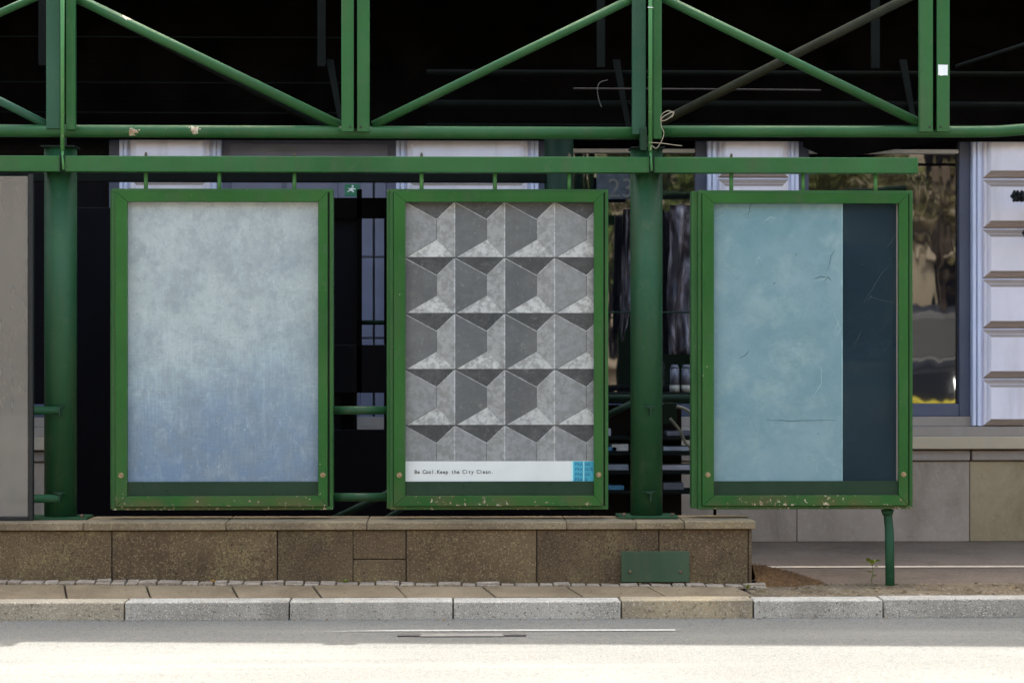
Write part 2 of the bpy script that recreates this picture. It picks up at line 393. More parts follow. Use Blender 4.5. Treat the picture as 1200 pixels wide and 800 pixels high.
# =================================================================== GROUND
XL = -9.0; XR = 11.0
ZP = .093
m = MB(); m.poly([(-150,-150,0),(150,-150,0),(150,150,0),(-150,150,0)])
tag(m.build('road', M_road), kind='structure')
YK = -0.905
# pavement behind the kerb, one block up to the building
m = MB(); m.box((XL-20,YK+.19,.004),(XR+20,3.4,ZP))
tag(m.build('pavement', M_pave), kind='structure')
# pale strip set in the pavement behind the shelter
a = at(885,662.5,1.05); 
m = MB(); m.poly([(XL,1.13,ZP+.004),(XR,1.02,ZP+.004),(XR,1.13,ZP+.004),(XL,1.24,ZP+.004)])
tag(m.build('pavement_line', M_pline), kind='structure')
# pale strip on the asphalt, cover
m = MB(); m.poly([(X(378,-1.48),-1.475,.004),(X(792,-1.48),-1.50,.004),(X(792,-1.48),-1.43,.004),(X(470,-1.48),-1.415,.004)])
tag(m.build('pale_road_strip', M_line), kind='structure')
xa, xb = X(470,-1.66), X(612,-1.66)
cv = empty('utility_cover', ((xa+xb)/2,-1.66,0))
m = MB(); m.box((xa+.10,-1.72,.001),(xb-.10,-1.62,.008),.003); m.build('cover_plate', simple('cover_infill',c4(.16,.145,.13),.8), cv)
for x0,x1 in ((xa-.02,xa+.11),(xb-.11,xb+.02)):
    m = MB(); m.box((x0,-1.70,.001),(x1,-1.64,.011),.004); m.build('cover_lug', M_iron_cover, cv)
tag(cv, 'small flat iron cover let into the grey asphalt just outside the kerb', 'cover')
# kerb
kerb = empty('kerb', (0,YK,0)); tag(kerb, kind='structure')
jx = [-420,-235,-48,146,339,531,728,883,1035,1225,1420]
mats = [M_kerb,M_kerb,M_kerbw,M_kerb,M_kerb,M_kerb,M_kerbo,M_kerb,M_kerb,M_kerb]
for i in range(len(jx)-1):
    x0 = X(jx[i],YK)+.004; x1 = X(jx[i+1],YK)-.004
    m = MB(); dy = random.uniform(-.008,.008); dz = random.uniform(-.003,.004)
    m.box((x0,YK+dy,-.1),(x1,YK+.195,.104+dz),.009,3)
    m.build('kerb_stone', mats[i], kerb)
m = MB(); m.box((XL,YK+.03,.003),(XR,YK+.19,.09)); m.build('kerb_bed', M_grime_joint, kerb)
# gutter joint
# paving slabs
def slab_rise(x): return .013+.030*min(1,max(0,(X(900,-.4)-x)/(X(900,-.4)-X(0,-.4))))
paving = empty('paving', (0,-.5,ZP)); tag(paving, kind='structure')
YW = -0.2
xs = [X(p,-.5) for p in range(-320,-20,100)]+[X(p,-.5) for p in (-15,85,182,283,379,477,580,680,776,881)]
for i in range(len(xs)-1):
    m = MB(); dz = random.uniform(-.003,.004)
    rise = .012*max(0,(5-i*.55))/5
    m.box((xs[i]+.005,YK+.203,ZP-.01),(xs[i+1]-.006,-.335,.106+dz),.005,2,skew=.075)
    for v in m.bm.verts:
        if v.co.z > .09: v.co.z += max(0,(v.co.y-(YK+.203)))/.37*slab_rise(v.co.x)
    m.build('paving_slab', M_slab, paving)
cobs = empty('cobble_edging', (0,-.26,ZP)); tag(cobs, kind='structure')
x = X(-150,-.26)
while x < X(884,-.26):
    w = random.uniform(.075,.15); t_ = (x-X(0,-.26))/(X(884,-.26)-X(0,-.26)); lift = slab_rise(x)+.012*(1-min(1,max(0,t_)))
    for r0,r1 in (((-.325,-.262),(-.258,-.205)) if random.random()<.6 else ((-.32,-.21),)):
        m = MB(); top = ZP+.010+lift+.006*((r1+.33)/.13)+random.uniform(-.004,.008)
        m.box((x+.004,r0,ZP-.02),(x+w-.004,r1,top),.008,2)
        bmesh.ops.rotate(m.bm, verts=m.bm.verts, cent=(x,r0,ZP), matrix=Matrix.Rotation(random.uniform(-.05,.05),3,'Y'))
        m.build('cobble', M_cob, cobs)
    x += w
m = MB(); m.poly([(XL,-.335,ZP+.056),(X(884,-.3),-.335,ZP+.016),(X(884,-.3),YW+.02,ZP+.018),(XL,YW+.02,ZP+.062)])
tag(m.build('dirt_bed', M_dirt), kind='structure')
# dirt strip at the right
m = MB(); nx=120; ny=14; x0=X(878,-.45); x1=XR; grid=[]
for j in range(ny+1):
    row=[]
    for i in range(nx+1):
        xx=x0+(x1-x0)*i/nx; yy=YK+.2+(.80)*j/ny
        e=min(1,j/2.0,(ny-j)/5.0); zz=ZP+.002+.018*e*(.6+noise.noise(Vector((xx*6,yy*9,0))))+.004*e*noise.noise(Vector((xx*30,yy*30,3)))
        row.append(m.bm.verts.new((xx,yy,zz)))
    grid.append(row)
for j in range(ny):
    for i in range(nx):
        f=m.bm.faces.new((grid[j][i],grid[j][i+1],grid[j+1][i+1],grid[j+1][i])); f.smooth=True
tag(m.build('dirt_strip', M_dirt), kind='structure')
# loose bits
def scatter_bits(m, n, x0,x1,y0,y1,z,rmin,rmax, lift=0):
    for _ in range(n):
        c=Vector((random.uniform(x0,x1),random.uniform(y0,y1),z)); r=random.uniform(rmin,rmax)
        k=random.randint(4,6); a0=random.random()*6; tilt=random.uniform(0,.5)
        pts=[]
        for i in range(k):
            a=a0+2*math.pi*i/k; rr=r*random.uniform(.5,1.2)
            pts.append(c+Vector((math.cos(a)*rr*1.5,math.sin(a)*rr,math.sin(a)*rr*tilt+random.uniform(0,.3)*r)))
        top=c+Vector((0,0,r*random.uniform(.4,.9))); tv=m.bm.verts.new(top); vs=[m.bm.verts.new(p) for p in pts]
        for i in range(k): m.bm.faces.new((vs[i],vs[(i+1)%k],tv))
m = MB()
scatter_bits(m, 900, X(885,-.4), XR-3, -.66,-.02, ZP+.012,.003,.013)
scatter_bits(m, 160, X(885,-.4), XR-3, -.62,-.25, ZP+.012,.010,.024)
for i in range(420):
    xx=random.uniform(X(-30,-.3),X(884,-.3)); scatter_bits(m,1,xx,xx+.001,-.345,-.31,ZP+.012+slab_rise(xx),.002,.008)
    xx=random.uniform(X(-30,-.3),X(884,-.3)); scatter_bits(m,1,xx,xx+.001,-.235,-.2,ZP+.018+slab_rise(xx),.003,.010)
    xx=random.uniform(X(-30,-.3),X(884,-.3))
    if i%3==0: scatter_bits(m,1,xx,xx+.001,-.66,-.35,ZP+.015+slab_rise(xx)*.5,.002,.006)
scatter_bits(m, 260, X(-30,-.5), XR-3, -1.0,-.915, .003,.002,.008)
scatter_bits(m, 120, X(-30,-.5), XR-3, -1.6,-1.0, .002,.002,.005)
tag(m.build('soil_and_leaf_debris', M_debris), 'scattered crumbs of soil, grit and dry leaf bits along the kerb', 'debris', kind='stuff')
# =================================================================== LOW STONE WALL
wall = empty('low_stone_wall', (X(440,YW),YW+.25,ZP))
ZT = Z(611.5,YW-.02); ZC = Z(620.5,YW-.02)
xe = X(881,YW); YB=YW+.46
jw=[-420,-200,-30,131,325,476,629,772,877]
dark=[0,1,0,0,1,0,1,1,0]
for i in range(len(jw)-1):
    x0=X(jw[i],YW)+.003; x1=X(jw[i+1],YW)-.003
    m=MB(); 
    if i==4:
        xm=X(414,YW); zm=Z(655,YW)
        m.box((x0,YW,ZP-.02),(xm-.003,YB,ZC-.004),.006); m.box((xm,YW+.001,zm+.002),(x1,YB,ZC-.004),.006); m.box((xm,YW-.001,ZP-.02),(x1,YB,zm-.003),.006)
    else: m.box((x0,YW+random.uniform(-.003,.003),ZP-.02),(x1,YB,ZC-.004),.006)
    m.build('stone_panel', M_wall2 if dark[i] else M_wall, wall)
m=MB(); m.box((X(877,YW)+.002,YW+.004,ZP-.02),(xe,YB,ZC-.004),.005); m.build('end_panel', M_wall, wall)
jc=[-420,-150,98,265,430,664,745,802,885.5]
for i in range(len(jc)-1):
    m=MB(); m.box((X(jc[i],YW)+.0015,YW-.022+random.uniform(-.002,.002),ZC),(X(jc[i+1],YW)-.0015,YB+.02,ZT+random.uniform(-.002,.002)),.006)
    m.build('coping_slab', M_cop, wall)
m=MB(); m.box((X(-400,YW),YW+.012,ZP),(xe-.02,YB-.02,ZC-.001)); m.build('core', M_grime_joint, wall)
tag(wall, 'low brown stone wall with thin coping slabs carrying the green columns', 'wall')
# plate on the wall
pl = empty('cover_plate', (X(767,YW),YW-.02,ZP+.02))
m=MB(); m.box((X(728,YW-.03),YW-.03,Z(682.5,YW-.03)),(X(808,YW-.03),YW-.008,Z(646.5,YW-.03)),.003); m.build('plate', M_plate, pl)
for p in (738,797):
    m=MB(); m.tube((X(p,YW),YW-.028,Z(670,YW-.03)),(X(p,YW),YW-.042,Z(670,YW-.03)),.011,.009,12); m.build('bolt', M_bolt, pl)
tag(pl, 'flat green metal plate with two bolts fixed to the low stone wall', 'metal plate')
# =================================================================== STEEL CANOPY
can = empty('steel_canopy', (X(420,.12),.12,ZT))
YBM=-.03
def part(mb, name, mat, parent=can): return mb.build(name, mat, parent)
zb0,zb1 = Z(202,YBM),Z(183.5,YBM)
# beam in three lengths
for a,b in ((-320,71),(75,761.5),(766,1076)):
    m=MB(); m.box((X(a,YBM),YBM,zb0),(X(b,YBM),YBM+.1,zb1),.005); part(m,'beam',M_beam)
for p in (73,763.8):
    for dx in (-.011,.011):
        m=MB(); m.box((X(p,YBM)+dx-.004,YBM-.012,zb0-.004),(X(p,YBM)+dx+.004,YBM+.0,zb1+.004),.002); part(m,'beam_clamp',M_darksteel)
# columns
YCOL=.13; RC=.1
for p in (-272,71,757.5):
    xc=X(p,YCOL); zt=Z(175,YCOL)
    m=MB(); m.tube((xc,YCOL,ZT+.01),(xc,YCOL,zt),RC,n=48); c_=part(m,'column',M_col)
    m=MB(); m.box((xc-.185,YCOL-.14,ZT+.001),(xc+.185,YCOL+.13,ZT+.016),.003); m.build('base_plate',M_col,c_)
    for dx in (-.15,.15):
        m=MB(); m.tube((xc+dx,YCOL-.12,ZT+.015),(xc+dx,YCOL-.12,ZT+.035),.012,n=6); m.build('anchor_bolt',M_bolt,c_)
    m=MB(); m.box((xc-.105,YCOL-.11,zt),(xc+.105,YCOL+.11,zt+.01),.002); m.build('cap_plate',M_darksteel,c_)
    m=MB(); m.box((xc+.005,YCOL-.05,zt+.01),(xc+.028,YCOL+.06,Z(158,.1)),.002); m.build('web_plate',M_dgreen,c_)
    for q in (477,577):
        m=MB(); z=Z(q,YCOL-.1)
        m.box((xc-.006,YCOL-RC-.035,z-.008),(xc+.03,YCOL-RC+.02,z-.0),.0015)
        m.box((xc+.01,YCOL-RC-.032,z-.055),(xc+.02,YCOL-RC+.01,z-.008),.0015)
        m.box((xc-.03,YCOL-RC-.012,z+.0),(xc+.045,YCOL-RC+.02,z+.008),.0015)
        m.build('bracket',M_dgreen,c_)
# chord
YCH=.03; rch=.039
zc=Z(154.5,YCH)
m=MB(); m.tube((X(-320,YCH),YCH+.04,Z(153,YCH,300)),(X(758,YCH),YCH+.04,zc-.003),rch,n=28); part(m,'bottom_chord',M_chord)
m=MB(); m.path([(X(772,YCH),YCH+.04,Z(153.5,YCH,780)),(X(950,YCH),YCH+.04,Z(153.5,YCH,950)),(X(1130,YCH),YCH+.04,Z(154,YCH,1130)),(X(1170,YCH),YCH+.04,Z(153.5,YCH,1160)),(X(1215,YCH),YCH+.04,Z(150,YCH,1200)),(X(1300,YCH),YCH+.04,Z(143,YCH,1300))],.036,24); part(m,'bottom_chord',M_chord)
ztop=3.95
def bar(p0,p1,y0,zb,mat,name='truss_post',d=.05):
    m=MB(); m.box((X(p0,y0),y0,zb),(X(p1,y0),y0+d,ztop),.004); return part(m,name,mat)
for (a,b) in ((400,414.5),(418.5,433),(1078,1093.5),(1098,1113)):
    yy=-.015; o=bar(a,b,yy,Z(154.5,yy,a) ,M_beam)
    m=MB(); xx=X(b-4,yy) if a in(400,1078) else X(a+4,yy); m.tube((xx,yy-.004,Z(149,yy,a)),(xx,yy+.002,Z(149,yy,a)),.007,n=10); m.build('rivet',M_iron,o)
for (a,b,mt,yy,zz) in ((54,70.5,M_postblue,.02,152),(77,88,M_beam,-.01,153),(741,757,M_postblue,.02,157),(765.5,775.5,M_beam,-.01,162)):
    bar(a,b,yy,Z(zz,yy),mt)
for (a,b) in ((-290,-273),(-265,-250)): bar(a,b,0,Z(153,0),M_beam)
# black strips painting the shade in the open gap between paired posts
for (a,b) in ((414.5,418.5),(1093.5,1098)):
    m=MB(); m.box((X(a,.0),.012,Z(150,0)),(X(b,.0),.05,ztop)); part(m,'gap_shade_strip',M_black)
# conduits down to the beam
for p,bot in ((73.5,177),(762,177)):
    m=MB(); xx=X(p,-.02); m.tube((xx,-.03,Z(bot,-.03)),(xx,-.03,ztop),.0125,n=12)
    m.tube((xx,-.03,Z(bot,-.03)),(xx+.008,-.045,zb0+.01),.008,n=10)
    part(m,'conduit',M_conduit)
m=MB(); m.box((X(750,0),-.02,Z(176,0)),(X(758,0),.06,Z(150,0)),.003); part(m,'web_plate',M_dgreen)
# diagonals
def diag(p0,q0,p1,q1,Y,r,mat,name='diagonal'):
    a=at(p0,q0,Y); b=at(p1,q1,Y); m=MB(); m.tube(a,b,r,n=22); return part(m,name,mat)
diag(40,-26,398,147,.07,.031,M_chord); diag(437,147,800,-30,.07,.027,M_chord)
diag(720,-30,1079,145,.07,.029,M_chord); diag(-60,88,56,147,.07,.026,M_postblue)
diag(-60,42,80,-20,.07,.024,M_chord)
diag(60,-18,398,163-6,.30,.03,M_rearpost)
# rear truss
YR=1.6
diag(765,148,1075,-8,.75,.030,M_reardiag,'rear_diagonal')
diag(1120,78,1300,20,YR-.1,.012,M_rearpost,'rear_diagonal')
for a,b in ((372,381),(700,709),(1022,1031),(45,54)):
    m=MB(); m.box((X(a,YR-.2),YR-.2,Z(82,YR)),(X(b,YR-.2),YR-.15,ztop)); part(m,'rear_post',M_rearpost)
for a in (396,732,1068):
    m=MB(); p0=at(a-14,70,YR-.15); p1=at(a+2,150,YR-.15); m.box((0,0,0),(.001,.001,.001)) if False else None
    m.prism([p0,p0+Vector((.05,0,0)),p1+Vector((.03,0,0)),p1],(0,.02,0)); part(m,'rear_gusset',M_rearpost)
for q,r in ((87,.02),(124,.03),(148,.012)):
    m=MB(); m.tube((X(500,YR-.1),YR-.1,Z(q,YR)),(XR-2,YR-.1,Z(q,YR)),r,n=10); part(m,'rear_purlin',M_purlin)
# black backdrop, interior shade put into its colour, and roof
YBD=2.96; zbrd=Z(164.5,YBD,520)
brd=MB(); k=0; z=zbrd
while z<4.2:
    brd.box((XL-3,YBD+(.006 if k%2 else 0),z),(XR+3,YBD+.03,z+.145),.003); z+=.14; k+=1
part(brd,'dark_backdrop',M_black)
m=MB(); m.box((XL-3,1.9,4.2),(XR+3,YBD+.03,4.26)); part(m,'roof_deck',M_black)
# sagging sheet at the right end of the backdrop
pts=[at(942,150,2.92),at(942,172,2.92),at(960,180.5,2.92),at(985,184,2.92),at(1025,179,2.92),at(1080,169.5,2.92),at(1136,160.5,2.92),at(1136,150,2.92)]
m=MB(); m.prism(pts,(0,.03,0)); part(m,'sagging_sheet',M_black)
for q in (44,97,132):
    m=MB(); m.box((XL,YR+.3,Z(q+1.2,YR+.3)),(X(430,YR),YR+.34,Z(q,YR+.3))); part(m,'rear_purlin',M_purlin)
# rear beam, columns, rails
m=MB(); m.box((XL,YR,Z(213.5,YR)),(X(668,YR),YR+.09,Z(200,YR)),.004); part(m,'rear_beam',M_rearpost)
for p in (655,-60):
    xc=X(p,YR+.05); m=MB(); m.tube((xc,YR+.05,ZP),(xc,YR+.05,Z(163,YR)),.1,n=32); part(m,'rear_column',M_reargreen)
for (a,b,q,r,mt) in ((-320,72,480,.026,M_col),(-320,72,582,.026,M_col),(385,456,480.5,.026,M_col),(385,456,582,.026,M_col)):
    y=.10; m=MB(); m.tube((X(a,y),y if a>0 else .02,Z(q,y)),(X(b,y),y if a>0 else .02,Z(q,y)),r,n=20); part(m,'rail',mt)
for (a,b,q,r) in ((380,640,378,.016),(640,840,466,.026),(640,840,378-12,.006)):
    m=MB(); m.tube((X(a,YR-.05),YR-.05,Z(q,YR)),(X(b,YR-.05),YR-.05,Z(q,YR)),r,n=14); part(m,'rear_rail',M_reargreen)
diag(360,622,475,568,.5,.022,M_reargreen,'rear_brace'); diag(700,492,745,470,1.2,.022,M_reargreen,'rear_brace'); diag(425,625,480,590,.9,.02,M_reargreen,'rear_brace')
m=MB(); m.box((X(778,.5),.5,Z(497,.5)),(X(793,.5),.52,Z(472,.5)),.003); part(m,'gusset_plate',M_reargreen)
# black mounting strip behind the windscreen
tag(can, 'green painted steel canopy frame of trusses, beams and round columns with a black backdrop for the shaded interior', 'canopy')
# hanger rods are parts of each case (below)
# =================================================================== POSTER CASES
W=1.352; H=1.975
def make_case(pl_, pr_, pt, pb, left_extra, rods, boltpx, label, kind):
    yF=0.0
    x0=X(pl_,yF); x1=X(pr_,yF); z1=Z(pt,yF,(pl_+pr_)/2); z0=Z(pb,yF,(pl_+pr_)/2)
    root=empty('poster_case',((x0+x1)/2,yF,z0)); k=1/190.1
    w=(x1-x0); h=z1-z0; hw=w/2
    def L(name,mb,mat,par=None): return mb.build(name,mat,par or root,local=True)
    # body: outer tray; four walls + back
    m=MB(); t=.022
    m.box((-hw,0.012,0),(hw,.15,t),.003); m.box((-hw,0.012,h-t),(hw,.15,h),.003)
    m.box((-hw,0.0122,t),(-hw+t,.15,h-t),.003); m.box((hw-t,0.0122,t),(hw,.15,h-t),.003)
    m.box((-hw-left_extra*k,.05,.004),(-hw+.001,.158,h-.004),.003)
    m.box((-hw+t,.13,t),(hw-t,.148,h-t))
    L('case_body',m,M_body)
    # door frame: mitred bars
    ix0=-hw+18.0*k; ix1=hw-17*k; ox0=-hw+4.5*k; ox1=hw-6*k; oz0=4.5*k; oz1=h-3.5*k; iz0=16.5*k; iz1=h-15.5*k
    d=empty('door',(0,0,0)); bpy.data.objects.remove(d)
    m=MB()
    def mitre(a,b,c,e):
        ya=-.012; yb=.03
        A=[Vector((p[0],ya,p[1])) for p in (a,b,c,e)]
        g=bmesh.new(); vs=[m.bm.verts.new(p) for p in A]; vb=[m.bm.verts.new(p+Vector((0,yb-ya,0))) for p in A]
        fs=[m.bm.faces.new(vs),m.bm.faces.new(vb[::-1])]+[m.bm.faces.new((vs[i],vb[i],vb[(i+1)%4],vs[(i+1)%4])) for i in range(4)]
        r=bmesh.ops.bevel(m.bm,geom=list({e_ for f in fs for e_ in f.edges}),offset=.0022,segments=2,affect='EDGES',profile=.5)
        for f in r['faces']: f.smooth=True
        g.free()
    e=.0006
    mitre((ox0,oz0+e),(ix0,iz0+e),(ix0,iz1-e),(ox0,oz1-e)); mitre((ox1,oz0+e),(ix1,iz0+e),(ix1,iz1-e),(ox1,oz1-e))
    mitre((ox0+e,oz1),(ix0+e,iz1),(ix1-e,iz1),(ox1-e,oz1)); mitre((ox0+e,oz0),(ix0+e,iz0),(ix1-e,iz0),(ox1-e,oz0))
    door=L('door_frame',m,M_frame)
    # dark reveal behind the door edge
    m=MB(); m.box((-hw+t,.031,t),(ix0-.004,.05,h-t)); m.box((ix1+.004,.031,t),(hw-t,.05,h-t)); m.box((ix0-.0039,.031,iz1+.004),(ix1+.0039,.05,h-t)); L('seal_strip',m,M_rubber)
    zp=iz0+16.5*k
    m=MB(); m.box((ix0-.003,.018,iz0-.004),(ix1+.003,.024,zp),.001); L('lower_band',m,M_dgreen,door)
    m=MB(); m.poly([(ix0-.003,.016,iz0),(ix1+.003,.016,iz0),(ix1+.003,.016,iz1+.003),(ix0-.003,.016,iz1+.003)]); L('glass_pane',m,M_pane,door)
    for sx in (-hw+11*k,hw-11.5*k):
        m=MB(); zz=41*k; m.tube((sx,-.012,zz),(sx,-.018,zz),.0165,.0155,20); m.tube((sx,-.018,zz),(sx,-.021,zz),.009,.006,12); m.build('lock_screw',M_screw,door,local=True)
    # hanger rods
    for p in rods:
        xx=X(p,.03)-root.location.x; m=MB(); m.tube((xx,.03,h-.004),(xx,.03,zb0-z0+.004),.0125,n=12); L('hanger_rod',m,M_conduit)
    for p in boltpx:
        xx=X(p,.02)-root.location.x; m=MB(); m.tube((xx,.02,zb1-z0),(xx,.02,zb1-z0+.018),.009,n=6); m.tube((xx,.02,zb1-z0+.018),(xx,.02,zb1-z0+.027),.006,n=8); L('hanger_bolt',m,M_bolt)
    # poster
    yp=.034; a0,a1,b0,b1=ix0-.003,ix1+.003,zp-.003,iz1+.003
    m=MB()
    if kind=='mottled':
        m.box((a0,yp,b0),(a1,yp+.004,b1)); L('poster',m,M_p1)
    elif kind=='teal':
        xm=a0+(988-pl_-15.5)*k-.003
        m.box((a0,yp,b0),(xm,yp+.004,b1)); L('poster',m,M_p3)
        m=MB(); m.box((xm+.0035,yp+.003,b0),(a1-.012,yp+.006,b1)); L('backing_sheet',m,M_p3d)['label']='dark navy strip beside the teal sheet'
        m=MB()
        pr=None; n=70
        for i in range(n+1):
            z=b0+(b1-b0)*i/n; wv=.006+.005*noise.noise(Vector((0,0,z*9)))
            v=(m.bm.verts.new((xm-wv,yp-.002,z)),m.bm.verts.new((xm+.002,yp-.004,z)))
            if pr: m.bm.faces.new((pr[0],pr[1],v[1],v[0]))
            pr=v
        L('curled_edge',m,simple('pale_paper_edge',c4(.22,.36,.38),.6))
        def crease(pts,wd,mt,yo):
            m=MB(); P=[]
            for (px,py) in pts:
                P.append(Vector((X(px,yp)-root.location.x,yp-yo,Z(py,yp,px)-root.location.z)))
            Q=[]
            for i in range(len(P)-1):
                for t in range(5):
                    q=P[i].lerp(P[i+1],t/5); q+=Vector((noise.noise(q*40),0,noise.noise(q*40+Vector((9,9,9)))))*.004; Q.append(q)
            Q.append(P[-1]); pr=None
            for i,q in enumerate(Q):
                d=(Q[min(i+1,len(Q)-1)]-Q[max(i-1,0)]).normalized(); n_=Vector((-d.z,0,d.x))*wd*.5*(.25+math.sin(math.pi*i/(len(Q)-1)))
                v=(m.bm.verts.new(q+n_),m.bm.verts.new(q-n_+Vector((0,.0008,0))))
                if pr: m.bm.faces.new((pr[0],pr[1],v[1],v[0]))
                pr=v
            L('paper_crease',m,mt)
        cl_=simple('crease_light',c4(.26,.37,.39),.6); cd_=simple('crease_dark',c4(.055,.10,.115),.6); cn_=simple('crease_navy',c4(.045,.065,.075),.6)
        CW=.0035
        for pts in (((953,327),(962,324),(972,325)),((966,330),(971,325),(974,329)),((897,492),(930,493),(980,492)),((905,333),(909,331)),((866,420),(874,416),(878,410)),((876,256),(880,240),(884,228)),((970,318),(974,300),(979,292)),((932,300),(934,296)),((958,508),(960,507))): crease(pts,CW,cd_,.0015)
        for pts in (((955,329),(965,327),(973,322)),((836,257),(845,254),(852,249)),((892,262),(903,254),(910,256)),((886,310),(889,301),(892,306)),((952,466),(962,450),(963,435),(961,428)),((835,480),(850,476)),((890,494),(887,510),(885,525)),((912,350),(919,348),(925,344)),((977,395),(981,380),(986,372)),((948,243),(950,240)),((970,350),(985,385),(975,402))): crease(pts,CW*.8,cl_,.0018)
        for pts in (((1051,274),(1043,285),(1038,293)),((1045,308),(1032,322),(1020,342),(1012,355)),((1012,355),(1020,348),(1035,352),(1050,356)),((1010,385),(1005,397),(1000,407)),((1009,310),(1014,309)),((1018,352),(1022,345))): crease(pts,.0025,cn_,.0002)
        m=MB(); m.box((a1-.011,yp,b0),(a1-.002,yp+.004,b1)); L('backing_strip',m,M_sillgrey)
    elif kind=='geo':
        zcap=b0+.003+23.5*k
        cl=m.bm.loops.layers.float_color.new('Col')
        cw=58.7*k; ch=65.6*k; X0=ix0-.5*k-.5*k; Ztop=iz1+.5*k
        rnd=random.Random(5)
        def clip(pts):   # clip polygon to the sheet rectangle
            def cut(P,ax,val,keep):
                o=[]
                for i in range(len(P)):
                    p,q=P[i],P[(i+1)%len(P)]; ip=keep(p[ax],val); iq=keep(q[ax],val)
                    if ip: o.append(p)
                    if ip!=iq:
                        t_=(val-p[ax])/(q[ax]-p[ax]); o.append((p[0]+(q[0]-p[0])*t_,p[1]+(q[1]-p[1])*t_))
                return o
            P=pts
            for ax,val,kp in ((0,a0,lambda a,b:a>=b),(0,a1,lambda a,b:a<=b),(1,zcap,lambda a,b:a>=b),(1,b1,lambda a,b:a<=b)):
                if P: P=cut(P,ax,val,kp)
            return P
        def face(pts,g,y=yp,tint=(1,1,1.02)):
            P=clip(pts)
            if len(P)<3: return
            f=m.bm.faces.new([m.bm.verts.new((p[0],y,p[1])) for p in P])
            for lp in f.loops: lp[cl]=(g*tint[0],g*tint[1],g*tint[2],1)
        light={(0,0),(3,0),(0,3),(3,1),(3,2),(3,3),(0,4),(1,4),(2,4),(3,4)}
        face([(a0,zcap),(a1,zcap),(a1,b1),(a0,b1)],.3,yp+.001)
        for r_ in range(5):
            for c_ in range(4):
                ox=X0+c_*cw; oz=Ztop-r_*ch
                P=lambda u,v:(ox+u*cw,oz-v*ch)
                A=(.64,.31); B=(.64,.67); j=lambda:rnd.uniform(.93,1.07)
                lf=.235 if (c_,r_) in light else .108
                face([P(0,0),P(1,0),P(*A)],.055*j()); face([P(0,0),P(*A),P(*B),P(0,1)],lf*j())
                face([P(1,0),P(1,1),P(*B),P(*A)],.30*j(),tint=(1.02,1,.98)); face([P(0,1),P(*B),P(1,1)],.47*j(),tint=(1.02,1,.98))
                # soft pale arrises
                face([P(.985,0),P(1.012,0),P(1.012,1),P(.985,1)],.46,yp-.0008)
                face([P(0,-.018),P(1,-.018),P(1,.006),P(0,.006)],.055 if r_ else .1,yp-.0012)
                def ln(u,v,wd,g,y): 
                    p=Vector(P(*u)); q=Vector(P(*v)); n_=(q-p).orthogonal().normalized()*wd*k/2
                    face([tuple(p+n_),tuple(q+n_),tuple(q-n_),tuple(p-n_)],g,y)
                ln((0,0),A,.9,.40,yp-.0006); ln(A,B,.7,.08,yp-.0004); ln(B,(0,1),.8,.11,yp-.0005); ln(A,(1,0),.8,.45,yp-.0006)
        m.mi=0
        p=L('poster',m,M_p2)
        for f in p.data.polygons: pass
        m=MB(); m.box((a0,yp-.0035,b0),(a1,yp+.002,zcap)); cap=L('caption_strip',m,M_paper); cap['label']='white caption strip below the grey facets'
        cs=(694.5-671)*k; xr=a1-.002; xl=xr-cs-.004
        m=MB(); m.box((xl,yp-.0045,b0+.001),(xr,yp-.0036,zcap-.001)); L('logo_block',m,M_cyan,cap)
        m=MB(); m.box((xl-.012,yp-.0045,b0+.001),(xl-.0002,yp-.0036,zcap-.001)); L('logo_bar',m,M_cyanl,cap); m=MB(); m.box((xl+12.0*k,yp-.0052,b0+.001),(xl+12.9*k,yp-.0047,zcap-.001)); L('logo_bar',m,M_cyanl,cap)
        hgt=zcap-b0
        rows=[]
        for i,(s1,s2) in enumerate((('PRA','HA'),('PRA','GUE'),('PRA','GA'),('PRA','G'))):
            zz=zcap-hgt*.245*(i+1)+.003
            rows.append((s1,xl+3.2*k,zz,3.1*k)); rows.append((s2,xl+15.2*k,zz,3.3*k))
        text_mesh(rows,'lettering',M_blueink,cap,.026,yp-.0055)
        text_mesh([('Be Cool.Keep the City Clean.',a0+(483.5-471.5)*k+.003,b0+hgt*.40,3.33*k)],'lettering',M_ink,cap,.033,yp-.0045)
    tag(root,label,'poster case','poster cases hanging from the green beam')
    return root
c1=make_case(131,390,221,597.5,3,(171,257,345),(171,345),'green poster case with a mottled grey poster fading to blue, beside the glass screen column','mottled')
c2=make_case(457,713,221.5,597,4,(494,580,667),(494,667),'green poster case showing grey faceted concrete pattern above a white caption strip','geo')
c3=make_case(818.5,1070,223,596.5,7,(857,941,1026),(857,),'green poster case with teal sheet and dark navy strip, standing past the wall end','teal')
# leg of the third case
o_=c3.location
m=MB(); a=at(1040,597,.08)-o_; b=at(1043,690,-.12); b.z=ZP; b=b-o_
a.y=.08; m.path([a+Vector((0,0,.01)),a+Vector((.004,-.004,-.06)),a+Vector((.008,-.02,-.13)),b],.028,16)
m.tube(a+Vector((0,0,.0)),a+Vector((0,0,-.035)),.042,.030,16); m.build('support_leg',M_col,c3,local=True)
# conduit bits
# =================================================================== WINDSCREEN
ws=empty('glass_screen',(X(-60,-.06),-.06,ZT))
y=-.06
m=MB(); m.box((X(-300,y),y,Z(603.5,y)),(X(32.5,y),y+.008,Z(207.5,y)),.001); m.build('screen_glass',M_milky,ws)
m=MB(); m.box((X(33,y),y-.004,ZT+.002),(X(38.5,y),y+.05,Z(205,y)),.003); m.box((X(-300,y),y-.004,ZT+.001),(X(33,y)-.001,y+.04,Z(604.3,y)),.003); m.build('screen_frame',M_rubber,ws)
tag(ws,'glass wind screen with a grey reflection veil in a thin black frame left of the column','glass screen')
